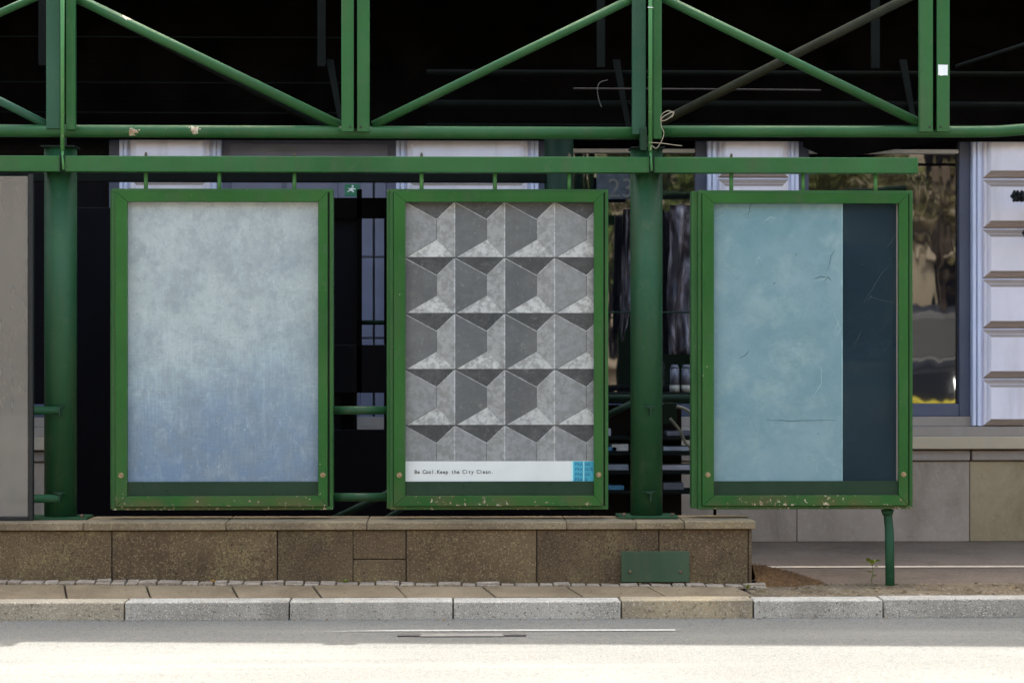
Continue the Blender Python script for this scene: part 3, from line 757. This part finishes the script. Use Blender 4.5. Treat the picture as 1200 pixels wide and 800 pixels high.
# =================================================================== WIRES, STICKER
def wire(pts,r,mat,label,nm='loose_wire',cat='wire',sub=6):
    P=[Vector(p) for p in pts]; out=[]
    for i in range(len(P)-1):
        p0=P[max(i-1,0)];p1=P[i];p2=P[i+1];p3=P[min(i+2,len(P)-1)]
        for k in range(sub):
            t=k/sub; out.append(.5*((2*p1)+(-p0+p2)*t+(2*p0-5*p1+4*p2-p3)*t*t+(-p0+3*p1-3*p2+p3)*t**3))
    out.append(P[-1]); m=MB(); m.path(out,r,8); return tag(m.build(nm,mat),label,cat)
yw=-.07
wire([at(p,q,yw) for p,q in ((787,138),(789,133),(783,130),(776,134),(774,141),(780,141),(788,135),(789,131))]+[at(776,138,yw-.01),at(775,148,yw),at(778,156,yw),at(775,166,yw),at(769,174,yw),at(764,171,yw),at(762,176,yw)],0.0028,M_wire,'pale wire looped around the chord at the right-hand column')
wire([at(760,167,-.06),at(775,168,-.07),at(790,170,-.07),at(799,171,-.06)],.0025,M_wire,'short pale wire end sticking out below the chord at the column')
wire([at(672,104,1.3),at(760,104.5,1.3),at(860,105,1.3),at(962,106,1.3)],.0065,M_wirered,'thin pinkish cable running straight across the dark canopy')
wire([at(712,94,1.2),at(703,97,1.2),at(700,106,1.2),at(702,118,1.2),at(705,126,1.2)],.003,simple('grey_wire',c4(.06,.055,.05),.6),'thin curled grey wire hanging under the dark canopy')
wire([at(793,476,.45),at(806,481,.45),at(816,494,.45)],.011,simple('grey_tape',c4(.14,.14,.13),.6),'upper grey strap hanging beside the dark gusset plate')
wire([at(785,490,.45),at(797,505,.45),at(803,518,.45),at(812,526,.45)],.010,simple('brown_tape',c4(.13,.12,.10),.6),'lower grey brown strap hanging beside the dark gusset plate')
xx=X(762,-.045)
for q,l in ((8,'upper white cable tie around the conduit on the right-hand column post'),(90,'lower white cable tie around the conduit on the right-hand column post')):
    m=MB(); m.tube((xx-.016,-.047,Z(q,-.04)),(xx+.018,-.047,Z(q,-.04)-.002),.0025,n=8)
    tag(m.build('cable_tie',M_conduit if q==90 else M_white),l,'cable tie','cable ties on the conduit')
m=MB(); rr=random.Random(2); pts=[]
x0,x1,z0,z1=X(1099.3,-.02),X(1111,-.02),Z(87,-.02),Z(74,-.02)
for i in range(28):
    t=i/28*4; s_=int(t); u=t-s_; j=rr.uniform(0,.0035)
    pts.append([(x0+(x1-x0)*u,z0+j),(x1-j,z0+(z1-z0)*u),(x1-(x1-x0)*u,z1-j*.3),(x0+j*.5,z1-(z1-z0)*u)][s_])
m.prism([(p[0],-.0185,p[1]) for p in pts],(0,.001,0)); tag(m.build('sticker',M_white),'small torn white sticker on the right-hand green truss post','sticker')
# =================================================================== REAR PANELS
rp=empty('rear_panel',(X(250,YR),YR-.15,ZP))
m=MB(); m.box((X(86,1.45),1.45,Z(607,1.45)),(X(418,1.45),1.55,Z(244,1.45)),.004); m.build('panel',M_navy,rp)
for p in (110,385): m=MB(); m.box((X(p,1.48),1.47,ZP),(X(p+8,1.48),1.53,Z(608,1.45))); m.build('leg',M_rearpost,rp)
tag(rp,'dark navy panel standing behind the two left poster cases','panel')
rp2=empty('rear_panel',(X(500,YR),YR-.1,ZP))  # added dark panel to blacken the gap between the cases
m=MB(); m.box((X(386,1.4),1.4,Z(460,1.4)),(X(690,1.4),1.44,Z(404,1.4)),.004); m.box((X(386,1.4),1.4,ZP+.002),(X(690,1.4),1.44,Z(503,1.4)),.004); m.build('panel',M_navy,rp2)  # faces of the added dark panel
m=MB(); m.box((X(418,1.4),1.4,Z(460,1.4)),(X(424,1.4),1.43,Z(222,1.4))); m.box((X(386,1.4),1.4,Z(256,1.4)),(X(640,1.4),1.43,Z(232,1.4))); m.box((X(450,1.4),1.405,ZP),(X(460,1.4),1.435,Z(256,1.4)-.002)); m.box((X(400,1.4),1.402,Z(502.9,1.4)),(X(414,1.4),1.432,Z(460.1,1.4))); m.build('added_panel_frame',M_black,rp2)
tag(rp2,'added black framed panel darkening the gap between the two left poster cases','panel')
rp3=empty('shelf_rack',(X(760,2.2),2.2,ZP))
m=MB()
for q in (461,512,530,552,575): m.box((X(690,2.2),2.1,Z(q+3,2.2)),(X(840,2.2),2.45,Z(q-1,2.2)),.003)
m.build('shelf',M_rearpost,rp3)
m=MB(); m.box((X(686,2.5),2.46,ZP+.01),(X(798,2.5),2.48,Z(474,2.5)),.002); m.build('added_backing',simple('brown_backing',c4(.012,.009,.008),.8,spec=.1),rp3)  # board added to darken the view behind the shelves
m=MB()
for p in (692,735,835): m.box((X(p,2.2),2.12,ZP),(X(p+3,2.2),2.15,Z(505,2.2)),.002)
m.build('upright',M_black,rp3)
tag(rp3,'dark low rack of shelves behind the right-hand column','rack')
rr=random.Random(11)
cc=[c4(.20,.22,.26),c4(.05,.17,.28),c4(.40,.38,.36),c4(.08,.08,.10),c4(.28,.27,.30)]
pm=[simple('stacked_paper_print',c,.6) for c in cc]
for k,(a,b,q,h,ci) in enumerate(((695,722,528.5,.030,1),(716,742,528.5,.05,2),(776,806,528.5,.03,0),(700,741,551,.04,0),(772,812,551,.035,4),(700,730,574,.03,1),(776,800,574,.05,3),(690,715,511,.05,4),(780,812,511,.03,3))):
    m=MB(); z=Z(q,2.2)+.004; m.box((X(a,2.2),2.12,z),(X(b,2.2),2.34,z+h),.003)
    tag(m.build('paper_stack',pm[ci]),['dark blue','blue','pale grey','black','light grey'][ci]+' bundle lying on the '+{511:'top',528.5:'second',551:'third',574:'lowest'}[q]+' shelf of the dark rack, '+('left' if a<750 else 'right')+' of the column','bundle','bundles on the dark rack') if True else None
def drape(pts,Y,mat,label):  # added sheet standing in for a reflection in the shop window
    m=MB(); n=30; G=[]
    for i in range(n+1):
        t=i/n; k=t*(len(pts)-1); a=int(min(k,len(pts)-2)); u=k-a
        l=pts[a][0]*(1-u)+pts[a+1][0]*u; r=pts[a][1]*(1-u)+pts[a+1][1]*u; q=pts[a][2]*(1-u)+pts[a+1][2]*u
        row=[]
        for j in range(15):
            v=j/14; p=at(l+(r-l)*v,q,Y); p.y+=.05*math.sin(v*11+t*3)+.05*noise.noise(Vector((v*3,t*5,pts[0][0]))); row.append(m.bm.verts.new(p))
        G.append(row)
    for i in range(n):
        for j in range(14): m.bm.faces.new((G[i][j],G[i][j+1],G[i+1][j+1],G[i+1][j])).smooth=True
    bmesh.ops.solidify(m.bm,geom=list(m.bm.faces),thickness=.004)
    return tag(m.build('reflection_sheet',mat),label,'reflection sheet')
N=NT('mauve_reflection'); M_sheet=N.out(N.ramp(N.noise(2.6,4,.6,N.stretch(N.raw,(2.2,1,.8)),.8),[(.36,c4(.03,.028,.045)),(.48,c4(.16,.13,.14)),(.54,c4(.42,.38,.44)),(.62,c4(.80,.78,.84))]),.3,.5)  # mauve and white blotches paint the mirrored shapes
drape([(785,814,240),(785,814,290),(782,815,330),(782,814,360),(784,812,415)],2.8,M_sheet,'added crumpled mauve and white sheet standing in for a window reflection, right of the right-hand column')
drape([(730,742,245),(728,742,330),(727,741,350),(727,736,380),(728,730,400)],2.8,M_sheet,'added narrow pointed pale sheet standing in for a window reflection, left of the right-hand column')
for a,b,l in ((784.5,796.5,'left of two pale grey jars standing behind the right-hand column'),(798,810.5,'right of two pale grey jars standing behind the right-hand column')):
    j=empty('jar',(X((a+b)/2,2.2),2.2,Z(460,2.2)+.003)); z0=j.location.z; r=(X(b,2.2)-X(a,2.2))/2; xx=j.location.x; h_=Z(427,2.2)-z0
    m=MB(); m.tube((xx,2.2,z0),(xx,2.2,z0+.05),r*.97,r,20); m.build('base_band',simple('ivory_plastic',c4(.30,.28,.24),.5),j)
    m=MB(); m.tube((xx,2.2,z0+.0505),(xx,2.2,z0+h_*.85),r*.93,r*.9,20); m.tube((xx,2.2,z0+h_*.85),(xx,2.2,z0+h_),r*.9,r*.6,20); m.build('jar_body',simple('smoky_plastic',c4(.10,.10,.125),.3,.4,14),j)
    tag(j,l,'jar','jars on the dark rack')
# =================================================================== BUILDING
YFc=3.1; bl=empty('shop_building',(X(900,YFc),YFc+.2,ZP))
zW0=Z(488,YFc,1000); zWt=3.55
def B(mb,n,mt,par=bl): return mb.build(n,mt,par)
# pilasters:  (left px of trim, right px), groove pattern
gy=[34,93,152,210,268.5,327,385.5,444]         # centre py of grooves (photo) at px 1180
zg=[Z(q,YFc,1180) for q in gy]
def pilaster(pl_,pr_,trimL=16,trimR=16):
    x0=X(pl_,YFc);x1=X(pr_,YFc); zb=Z(499,YFc,1180)
    m=MB(); m.box((x0,YFc,zb),(x1,YFc+.35,4.6),.003); p=B(m,'pilaster',M_trim)
    # fluted edge trims
    m=MB()
    for (a,b,d) in ((0,.030,.020),(.034,.062,.030)):
        m.box((x0+a+.001,YFc-d,zb+.002),(x0+b,YFc+.01,4.55),.006); m.box((x1-b,YFc-d*.7,zb+.002),(x1-a-.001,YFc+.01,4.55),.006)
    m.build('edge_trim',M_trim,p)
    # rusticated blocks: bevelled, mitred corners
    bx0=x0+.078; bx1=x1-.078; bev=.055; dp=.06
    zs=[zb-.10]+sorted(zg)+[4.6]
    m=MB()
    for a,b in zip(zs,zs[1:]):
        lo=max(a+.006,zb); hi=b-.006
        o=[(bx0,lo),(bx1,lo),(bx1,hi),(bx0,hi)]; i_=[(bx0+bev,lo+bev),(bx1-bev,lo+bev),(bx1-bev,hi-bev),(bx0+bev,hi-bev)]
        mid=[((o[k][0]+i_[k][0])/2,(o[k][1]+i_[k][1])/2) for k in range(4)]
        def ring(P,y): return [m.bm.verts.new((p[0],y,p[1])) for p in P]
        r0=ring(o,YFc-.002); r1=ring([(p[0]*.8+q[0]*.2,p[1]*.8+q[1]*.2) for p,q in zip(o,i_)],YFc-.022); r2=ring([(p[0]*.42+q[0]*.58,p[1]*.42+q[1]*.58) for p,q in zip(o,i_)],YFc-.030); r3=ring([(p[0]*.36+q[0]*.64,p[1]*.36+q[1]*.64) for p,q in zip(o,i_)],YFc-.045); r4=ring(i_,YFc-dp)
        rs=[r0,r1,r2,r3,r4]
        for li,(A_,B_) in enumerate(zip(rs,rs[1:])):
            for k in range(4):
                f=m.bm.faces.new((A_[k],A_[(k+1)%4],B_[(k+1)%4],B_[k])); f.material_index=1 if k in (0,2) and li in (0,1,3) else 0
        m.bm.faces.new(r4).material_index=0
        m.bm.faces.new(r0[::-1])
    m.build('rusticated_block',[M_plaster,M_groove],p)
    return p
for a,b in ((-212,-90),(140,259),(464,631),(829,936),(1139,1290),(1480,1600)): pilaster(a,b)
# windows between pilasters
gl_y=YFc+.12
def window(pl_,pr_,transom=True,pm=None):
    x0=X(pl_,YFc);x1=X(pr_,YFc); fw=.085
    m=MB(); m.box((x0+.001,YFc+.05,zW0),(x0+fw,YFc+.2,zWt),.004); m.box((x1-fw,YFc+.05,zW0),(x1-.001,YFc+.2,zWt),.004)
    m.box((x0+fw+.001,YFc+.055,zW0+.001),(x1-fw-.001,YFc+.2,zW0+.095),.004); m.box((x0+fw+.001,YFc+.055,zWt-.08),(x1-fw-.001,YFc+.2,zWt),.004)
    w=B(m,'window_frame',M_slated)
    if transom:
        m=MB(); m.box((x0+fw+.002,YFc+.06,Z(178.5,YFc,900)),(x1-fw-.002,YFc+.16,Z(174,YFc,900)),.002); m.build('transom_bar',M_alu,w)
    m=MB(); m.box((x0+fw-.01,gl_y,zW0+.09),(x1-fw+.01,gl_y+.01,zWt-.075)); m.build('window_pane',pm or M_glass,w)
    return w
window(-90,140,False,M_navy); window(631,829); window(936,1139); window(1290,1480)
# the slate door bay 259-464
x0=X(259,YFc);x1=X(464,YFc)
dy=YFc+.08
m=MB(); m.box((x0+.001,dy,zW0-.35),(x1-.001,dy+.08,zWt),.003); dr=B(m,'door_surround',M_slate)
m=MB(); 
m.box((x0+.06,dy-.03,Z(184,YFc)),(x1-.06,dy-.001,Z(168,YFc)),.004)
for a,b in ((270,330),(335,395),(422,436.5),(439,452)):
    m.box((X(a,YFc),dy-.02,Z(300,YFc)),(X(b,YFc),dy-.001,Z(205,YFc)),.004)
    m.box((X(a,YFc),dy-.02,Z(395,YFc)),(X(b,YFc),dy-.001,Z(303,YFc)),.004)
    m.box((X(a,YFc),dy-.02,Z(500,YFc)),(X(b,YFc),dy-.001,Z(398,YFc)),.004)
m.build('door_panel',M_slate,dr)
m=MB(); m.box((X(436.6,YFc),dy-.003,Z(500,YFc)),(X(438.9,YFc),dy-.0005,Z(205,YFc))); m.build('door_gap',M_rubber,dr)
# sills and plinth
xL=XL-10;xRr=XR+12
zs1=Z(499.5,YFc,1160)
m=MB(); m.box((xL,YFc-.03,Z(511,YFc,1160)),(xRr,YFc+.34,zs1),.004); B(m,'lower_moulding',M_sillgrey)
m=MB(); m.box((xL,YFc+.03,zs1+.001),(xRr,YFc+.33,zW0-.001),.003)
B(m,'window_sill',M_sillgrey)
m=MB(); m.box((xL,YFc-.10,Z(526,YFc-.1,1160)),(xRr,YFc+.34,Z(511.5,YFc-.1,1160)),.006); B(m,'sill_course',M_sill)
m=MB(); m.box((xL,YFc-.055,Z(539,YFc,1160)),(X(1135,YFc),YFc+.34,Z(527,YFc,1160)),.01); m.box((X(1137,YFc),YFc-.055,Z(539,YFc,1160)),(xRr,YFc+.34,Z(527,YFc,1160)),.01); B(m,'plinth_moulding',M_sillgrey)
pj=[-900,-560,-270,60,300,560,770,933,1135,1400,1700]
for i in range(len(pj)-1):
    m=MB(); m.box((X(pj[i],YFc)+.002,YFc-.035+random.uniform(-.002,.002),ZP+.001),(X(pj[i+1],YFc)-.002,YFc+.34,Z(540,YFc,1160)),.005)
    B(m,'plinth_stone',M_plb if i==8 else M_plg)
m=MB(); m.box((xL,YFc+.345,ZP),(xRr,YFc+6,3.56)); B(m,'shop_interior_wall',M_navy)
# upper wall, its eaves set the shadow on the road
HE=9.31
m=MB(); 
pts=[(xL-20,YFc+.02,3.56),(xRr+20,YFc+.02,3.56),(xRr+20,YFc+.02,HE+.13*(xRr+20)),(xL-20,YFc+.02,HE+.13*(xL-20))]
m.prism(pts,(0,7,0)); B(m,'upper_wall',M_plaster)
m=MB(); m.prism([(p[0],YFc-.25,z) for p,z in ((pts[3],pts[3][2]),(pts[2],pts[2][2]))]+[(pts[2][0],YFc-.25,pts[2][2]+.25),(pts[3][0],YFc-.25,pts[3][2]+.25)],(0,7.2,0)); B(m,'eaves_cornice',M_trim)
tag(bl,'lavender white shop building with grooved pilasters and big slate framed windows','building')
# exit sign in door bay
es=empty('exit_sign',(X(412,2.9),2.9,Z(231,2.9)))
m=MB(); m.box((X(404,2.9),2.9,Z(230,2.9)),(X(421,2.9),2.93,Z(216,2.9)),.003); m.build('sign_box',M_exit,es)
m=MB(); c=at(412,223,2.895); 
m.prism([c+Vector(v) for v in ((-.03,0,.018),(-.01,0,.012),(.0,0,.022),(.03,0,.012),(.028,0,.004),(.005,0,.006),(.02,0,-.012),(.012,0,-.016),(-.008,0,-.002),(-.03,0,-.016),(-.034,0,-.010),(-.014,0,.004))],(0,-.002,0))
m.sphere(c+Vector((.008,0,.03)),.008,(1,.2,1)); m.build('running_figure',M_white,es)
tag(es,'small green exit sign with white running figure above the slate door','sign')
# 23 sign in window
sg=empty('number_sign',(X(717,3.0),3.0,Z(233,3.0)))
m=MB(); m.box((X(699,3.0),3.0,Z(233,3.0)),(X(738,3.0),3.015,Z(203,3.0)),.003); m.build('sign_board',simple('blue_grey_print',c4(.03,.042,.06),.5,.7,14),sg)
t_=text_mesh([('23',X(712,3.0)-sg.location.x,Z(230.5,3.0)-sg.location.z,None)],'lettering',simple('pale_print',c4(.10,.105,.10),.5,.3,20),sg,.20,-.004)
tag(sg,'blue grey sign reading 23 in the window left of the right-hand column','sign')
# wall lamp finial
for (px,py,s,lab) in ((1184,230,1.0,'black wrought iron ornament jutting in at the edge, upper of the two on the pilaster'),(1197.5,273,.75,'black wrought iron ornament jutting in at the edge, lower of the two on the pilaster')):
    y=YFc-.30; c=at(px,py,y); m=MB(); xx=c.x
    rad=[(.0,.006),(.010,.016),(.02,.012),(.03,.026),(.042,.018),(.055,.036),(.07,.026),(.085,.046),(.105,.034),(.13,.05),(.16,.03),(.4,.03)]
    prev=None
    for (dx,r) in rad:
        p=Vector((xx+dx*s,y,c.z))
        if prev: m.tube(prev[0],p,prev[1]*s,r*s,14,False)
        prev=(p,r)
    for dx in (.03,.055,.085,.115):
        for k in range(7):
            a=k*2*math.pi/7; m.sphere((xx+dx*s,y+math.sin(a)*.038*s,c.z+math.cos(a)*.034*s),.013*s,sub=1)
    m.tube((xx+.3*s,y,c.z),(xx+.3*s,YFc-.04,c.z),.02*s)
    tag(m.build('iron_ornament',M_iron),lab,'ornament')
# =================================================================== rust-brown heap and seedling
hp=MB(); nx,ny=70,26; xh0=X(883,-.05); xh1=X(972,-.05); G=[]
for j in range(ny+1):
    row=[]
    for i in range(nx+1):
        u=i/nx; v=j/ny; xx=xh0+(xh1-xh0)*u; yy=-.19+.50*v
        hh=.125*max(0,(1-u**1.5))*math.sin(math.pi*min(1,max(0,v*.98+.01)))**.8
        hh+= (.008*noise.noise(Vector((xx*40,yy*40,0)))+.004*noise.noise(Vector((xx*110,yy*110,5)))) if hh>.004 else 0
        row.append(hp.bm.verts.new((xx,yy,ZP-.002+max(0,hh))))
    G.append(row)
for j in range(ny):
    for i in range(nx): hp.bm.faces.new((G[j][i],G[j][i+1],G[j+1][i+1],G[j+1][i]))
def needle_stuff(mb):
    for _ in range(900):
        u=random.random(); v=random.random(); xx=xh0+(xh1-xh0)*u; yy=-.19+.50*v
        hh=.125*(1-u**1.5)*math.sin(math.pi*v)**.8; a=random.random()*6.28; l=random.uniform(.008,.02)
        p=Vector((xx,yy,ZP+hh+.003)); d=Vector((math.cos(a),math.sin(a)*.6,random.uniform(-.2,.6)))*l; w=Vector((-d.y,d.x,0)).normalized()*.0022
        mb.poly([p-w,p+w,p+d+w*.4,p+d-w*.4])
needle_stuff(hp)
tag(hp.build('leaf_litter_heap', stone('rust_litter', c4(.085,.042,.016), c4(.14,.07,.026), c4(.04,.018,.008), c4(.30,.16,.06), 120, 4, .8, None, .7)),'low heap of rust brown litter against the end of the stone wall','heap')
sd=empty('seedling',(X(1021,-.2),-.2,ZP))
b0=Vector((X(1022,-.2),-.2,ZP)); zt=Z(662,-.2)
m=MB(); m.path([b0,b0+Vector((-.004,0,.05)),b0+Vector((.004,0,.09)),Vector((b0.x,-.2,zt))],.003,8); m.build('stem',simple('stem_green',c4(.10,.14,.02),.6),sd)
m=MB(); top=Vector((b0.x,-.2,zt))
def leaf(p,d,l,w,up):
    d=Vector(d).normalized(); s_=d.cross(Vector((0,.5,1))).normalized(); pr=None
    for i in range(7):
        t=i/6; c=p+d*l*t+Vector((0,0,up*math.sin(t*2.6)*l)); ww=w*math.sin(math.pi*min(.98,t*.9+.06))
        v=[m.bm.verts.new(c-s_*ww),m.bm.verts.new(c+Vector((0,0,-.002))),m.bm.verts.new(c+s_*ww)]
        if pr: m.bm.faces.new((pr[0],pr[1],v[1],v[0])); m.bm.faces.new((pr[1],pr[2],v[2],v[1]))
        pr=v
for (z_,dx,dy,l,w,u) in ((0,-1,-.4,.060,.016,.5),(0,1,-.3,.058,.015,.35),(0,.2,-1,.05,.014,.5),(-.012,-.5,.6,.045,.013,.6),(-.03,.8,.3,.04,.011,.3),(-.05,-1,-.3,.035,.010,.1),(-.075,.9,-.5,.032,.009,.1)):
    leaf(top+Vector((0,0,z_)),(dx,dy,.15),l,w,u)
m.build('leaves',simple('leaf_green',c4(.16,.21,.02),.5),sd)
tag(sd,'tiny bright green seedling sprouting from the dirt beside the case leg','plant')
for px,col_,l in ((405,c4(.14,.20,.02),'tiny green weed in the cobbles below the left part of the wall'),(250,c4(.45,.22,.02),'tiny yellow weed in the cobbles left of centre at the wall foot'),(876,c4(.12,.15,.02),'tiny green weed in a paving joint at the end of the wall')):
    yy=-.235 if px<800 else -.42; m=MB(); b=Vector((X(px,yy),yy,ZP+.012+slab_rise(X(px,yy))))
    for k in range(8):
        a=k*.8; leaf(b,(math.cos(a),math.sin(a)*.6,.7),random.uniform(.018,.035),.006,.2)
    tag(m.build('weed',simple('weed_leaf',col_,.6)),l,'weed')
# =================================================================== ACROSS THE STREET (it is mirrored in the shop windows)
def vpt(px,py,Y): p=at(px,py,2*(gl_y)-Y); return Vector((p.x,Y,p.z))
ob=empty('facing_building',(6,-31,0))
m=MB(); m.box((-45,-40,0),(45,-31,16)); m.build('wall',M_opp,ob)
wm=MB(); tm=MB()
for i in range(22):
    for j in range(4):
        xx=-40+i*3.6; zz=1.2+j*3.7; wm.box((xx,-31.02,zz),(xx+1.5,-30.96,zz+2.3)); tm.box((xx-.15,-30.98,zz+2.3),(xx+1.65,-30.8,zz+2.55)); tm.box((xx-.15,-30.98,zz-.2),(xx+1.65,-30.8,zz-.002))
for z in (4.3,8,11.7,15.8): tm.box((-45,-30.99,z),(45,-30.7,z+.25))
wm.build('window',M_navy,ob)['kind']='stuff'
tm.build('window_surround',M_sill,ob)['kind']='stuff'
tag(ob,'ochre street building mirrored in the shop windows','building')
m=MB(); m.box((-60,-31,.004),(60,-26.5,.12)); tag(m.build('far_pavement',M_slab),kind='structure')
def tree(loc,h,r,label,seed,colr,dens=170):
    rn=random.Random(seed); t=empty('street_tree',loc); L=Vector(loc)
    m=MB(); m.path([L,L+Vector((.05,0,h*.3)),L+Vector((0,.05,h*.62)),L+Vector((.1,0,h*.9))],.12,10)
    for k in range(7):
        a=k*.9; p=L+Vector((0,0,h*(.45+.05*k))); m.tube(p,p+Vector((math.cos(a)*r*.7,math.sin(a)*r*.7,r*.5)),.05,.015,8)
    m.build('trunk',simple('bark',c4(.07,.05,.035),.9),t)
    m=MB()
    cl=[(L+Vector((rn.gauss(0,r*.45),rn.gauss(0,r*.45),h*.8+rn.gauss(0,r*.45))),r*rn.uniform(.25,.45)) for _ in range(16)]
    for c,rr_ in cl:
        for _ in range(dens):
            p=c+Vector((rn.gauss(0,1),rn.gauss(0,1),rn.gauss(0,1))).normalized()*rr_*rn.random()**.4
            d=Vector((rn.gauss(0,1),rn.gauss(0,1),rn.gauss(0,1))).normalized(); s_=d.orthogonal().normalized(); l=rn.uniform(.06,.12)
            m.poly([p-d*l,p+s_*l*.5,p+d*l,p-s_*l*.5])
    m.build('crown',simple('foliage',colr,.6,.4,2),t)
    tag(t,label,'tree','street trees mirrored in the windows')
p=vpt(765,300,-20); tree((p.x,-20,.0),5.6,1.5,'green street tree mirrored in the window behind the right-hand column',3,c4(.09,.12,.025))
p=vpt(985,300,-21); tree((p.x,-21,.0),6.0,1.5,'yellow green street tree mirrored in the window above the teal poster case',4,c4(.13,.14,.035))
p=vpt(1100,300,-19.5); tree((p.x,-19.5,.0),5.2,1.3,'brown green street tree mirrored in the right-hand shop window',8,c4(.14,.12,.05),60)
M_vglass = simple('vehicle_glass', c4(.01,.012,.016), .35, spec=.15)
def vehicle(kind,cx,Y,w,h,length,body,label,lights=False,stripe=False):
    t=empty('parked_'+kind,(cx,Y,0)); hw=w/2
    m=MB()
    prof=[(Y,.45),(Y,1.15),(Y-.25,1.3),(Y-.7,h*.93),(Y-1.0,h),(Y-length,h),(Y-length,.45)]
    m.prism([(cx-hw,p[0],p[1]) for p in prof],(w,0,0)); bmesh.ops.bevel(m.bm,geom=list(m.bm.edges),offset=.05,segments=2,affect='EDGES'); m.build('body',body,t)
    m=MB(); a=(Y-.28,1.34);b=(Y-.66,h*.9); o=.03
    m.prism([(cx-hw+.12,a[0]+o,a[1]),(cx+hw-.12,a[0]+o,a[1]),(cx+hw-.16,b[0]+o,b[1]),(cx-hw+.16,b[0]+o,b[1])],(0,-.02,0)); m.build('windscreen',M_vglass,t)
    for sx in (-1,1):
        m=MB(); m.box((cx+sx*(hw+.005),Y-1.3,1.3),(cx+sx*(hw+.02),Y-.75,h*.85)); m.build('side_window',M_vglass,t)
        m=MB(); m.box((cx+sx*(hw-.25)-.12,Y+.0,.8),(cx+sx*(hw-.25)+.12,Y+.05,.98),.02); m.build('headlight',M_lampw if lights else M_alu,t)
        for yy in (Y-.7,Y-length+.8):
            m=MB(); m.tube((cx+sx*(hw-.2),yy,.36),(cx+sx*(hw+.01),yy,.36),.36,n=24); m.build('wheel',M_rubber,t)
    m=MB(); m.box((cx-hw+.05,Y-.02,.4),(cx+hw-.05,Y+.1,.62),.03); m.build('bumper',simple('bumper_yellow',c4(.5,.42,.03),.5) if stripe else M_rubber,t)
    if lights:
        for sx in (-1,1):
            m=MB(); m.tube((cx+sx*(hw-.12),Y+.0,1.12),(cx+sx*(hw-.12),Y+.06,1.12),.06,n=14); m.build('indicator',M_lampo,t)
    tag(t,label,'van')
p=vpt(800,300,-21.5); vehicle('van',p.x+.2,-21.5,2.0,2.9,4.5,simple('white_body',c4(.7,.7,.7),.3,.05),'white van mirrored in the window beside the right-hand column')
p=vpt(1075,300,-18.5); vehicle('truck',p.x+.1,-18.5,1.9,2.2,4.2,simple('dark_body',c4(.02,.022,.03),.25,.1),'dark truck with orange lamps mirrored in the right-hand shop window',True,True)
# =================================================================== LIGHT, CAMERA
EL=R(63); AZ=R(0)
w=bpy.data.worlds.new('World'); sc.world=w; w.use_nodes=True; nt=w.node_tree
bg=nt.nodes['Background']; sky=nt.nodes.new('ShaderNodeTexSky'); sky.sky_type='NISHITA'; sky.sun_disc=False
sky.sun_elevation=EL; sky.sun_rotation=AZ; sky.air_density=1; sky.dust_density=5; sky.ozone_density=.3
tint=nt.nodes.new('ShaderNodeMix'); tint.data_type='RGBA'; tint.blend_type='MULTIPLY'; tint.inputs[0].default_value=1; tint.inputs[7].default_value=(1.0,1.02,.92,1)
nt.links.new(sky.outputs[0],tint.inputs[6]); nt.links.new(tint.outputs[2],bg.inputs[0]); bg.inputs[1].default_value=.15
sl=bpy.data.lights.new('sun','SUN'); sl.energy=2.35; sl.angle=R(.5); sl.color=(1,.98,.92)
so=bpy.data.objects.new('sun',sl); col.objects.link(so)
sv=Vector((math.sin(AZ)*math.cos(EL),math.cos(AZ)*math.cos(EL),math.sin(EL))); so.rotation_euler=sv.to_track_quat('Z','Y').to_euler(); so.location=sv*30
cd=bpy.data.cameras.new('camera'); cam=bpy.data.objects.new('camera',cd); col.objects.link(cam); sc.camera=cam
cam.location=(CX,CY,CZ); cam.rotation_euler=(R(90),0,-YAW); cd.sensor_width=36; cd.lens=36*F/1200; cd.clip_end=600; cd.clip_start=.1
cd.dof.use_dof=True; cd.dof.focus_distance=14.1; cd.dof.aperture_fstop=2.8
sc.view_settings.view_transform='Standard'; sc.view_settings.look='None'; sc.view_settings.gamma=1; sc.view_settings.exposure=2.6
sc.render.engine='CYCLES'; sc.cycles.max_bounces=8; sc.cycles.diffuse_bounces=4; sc.cycles.transparent_max_bounces=12
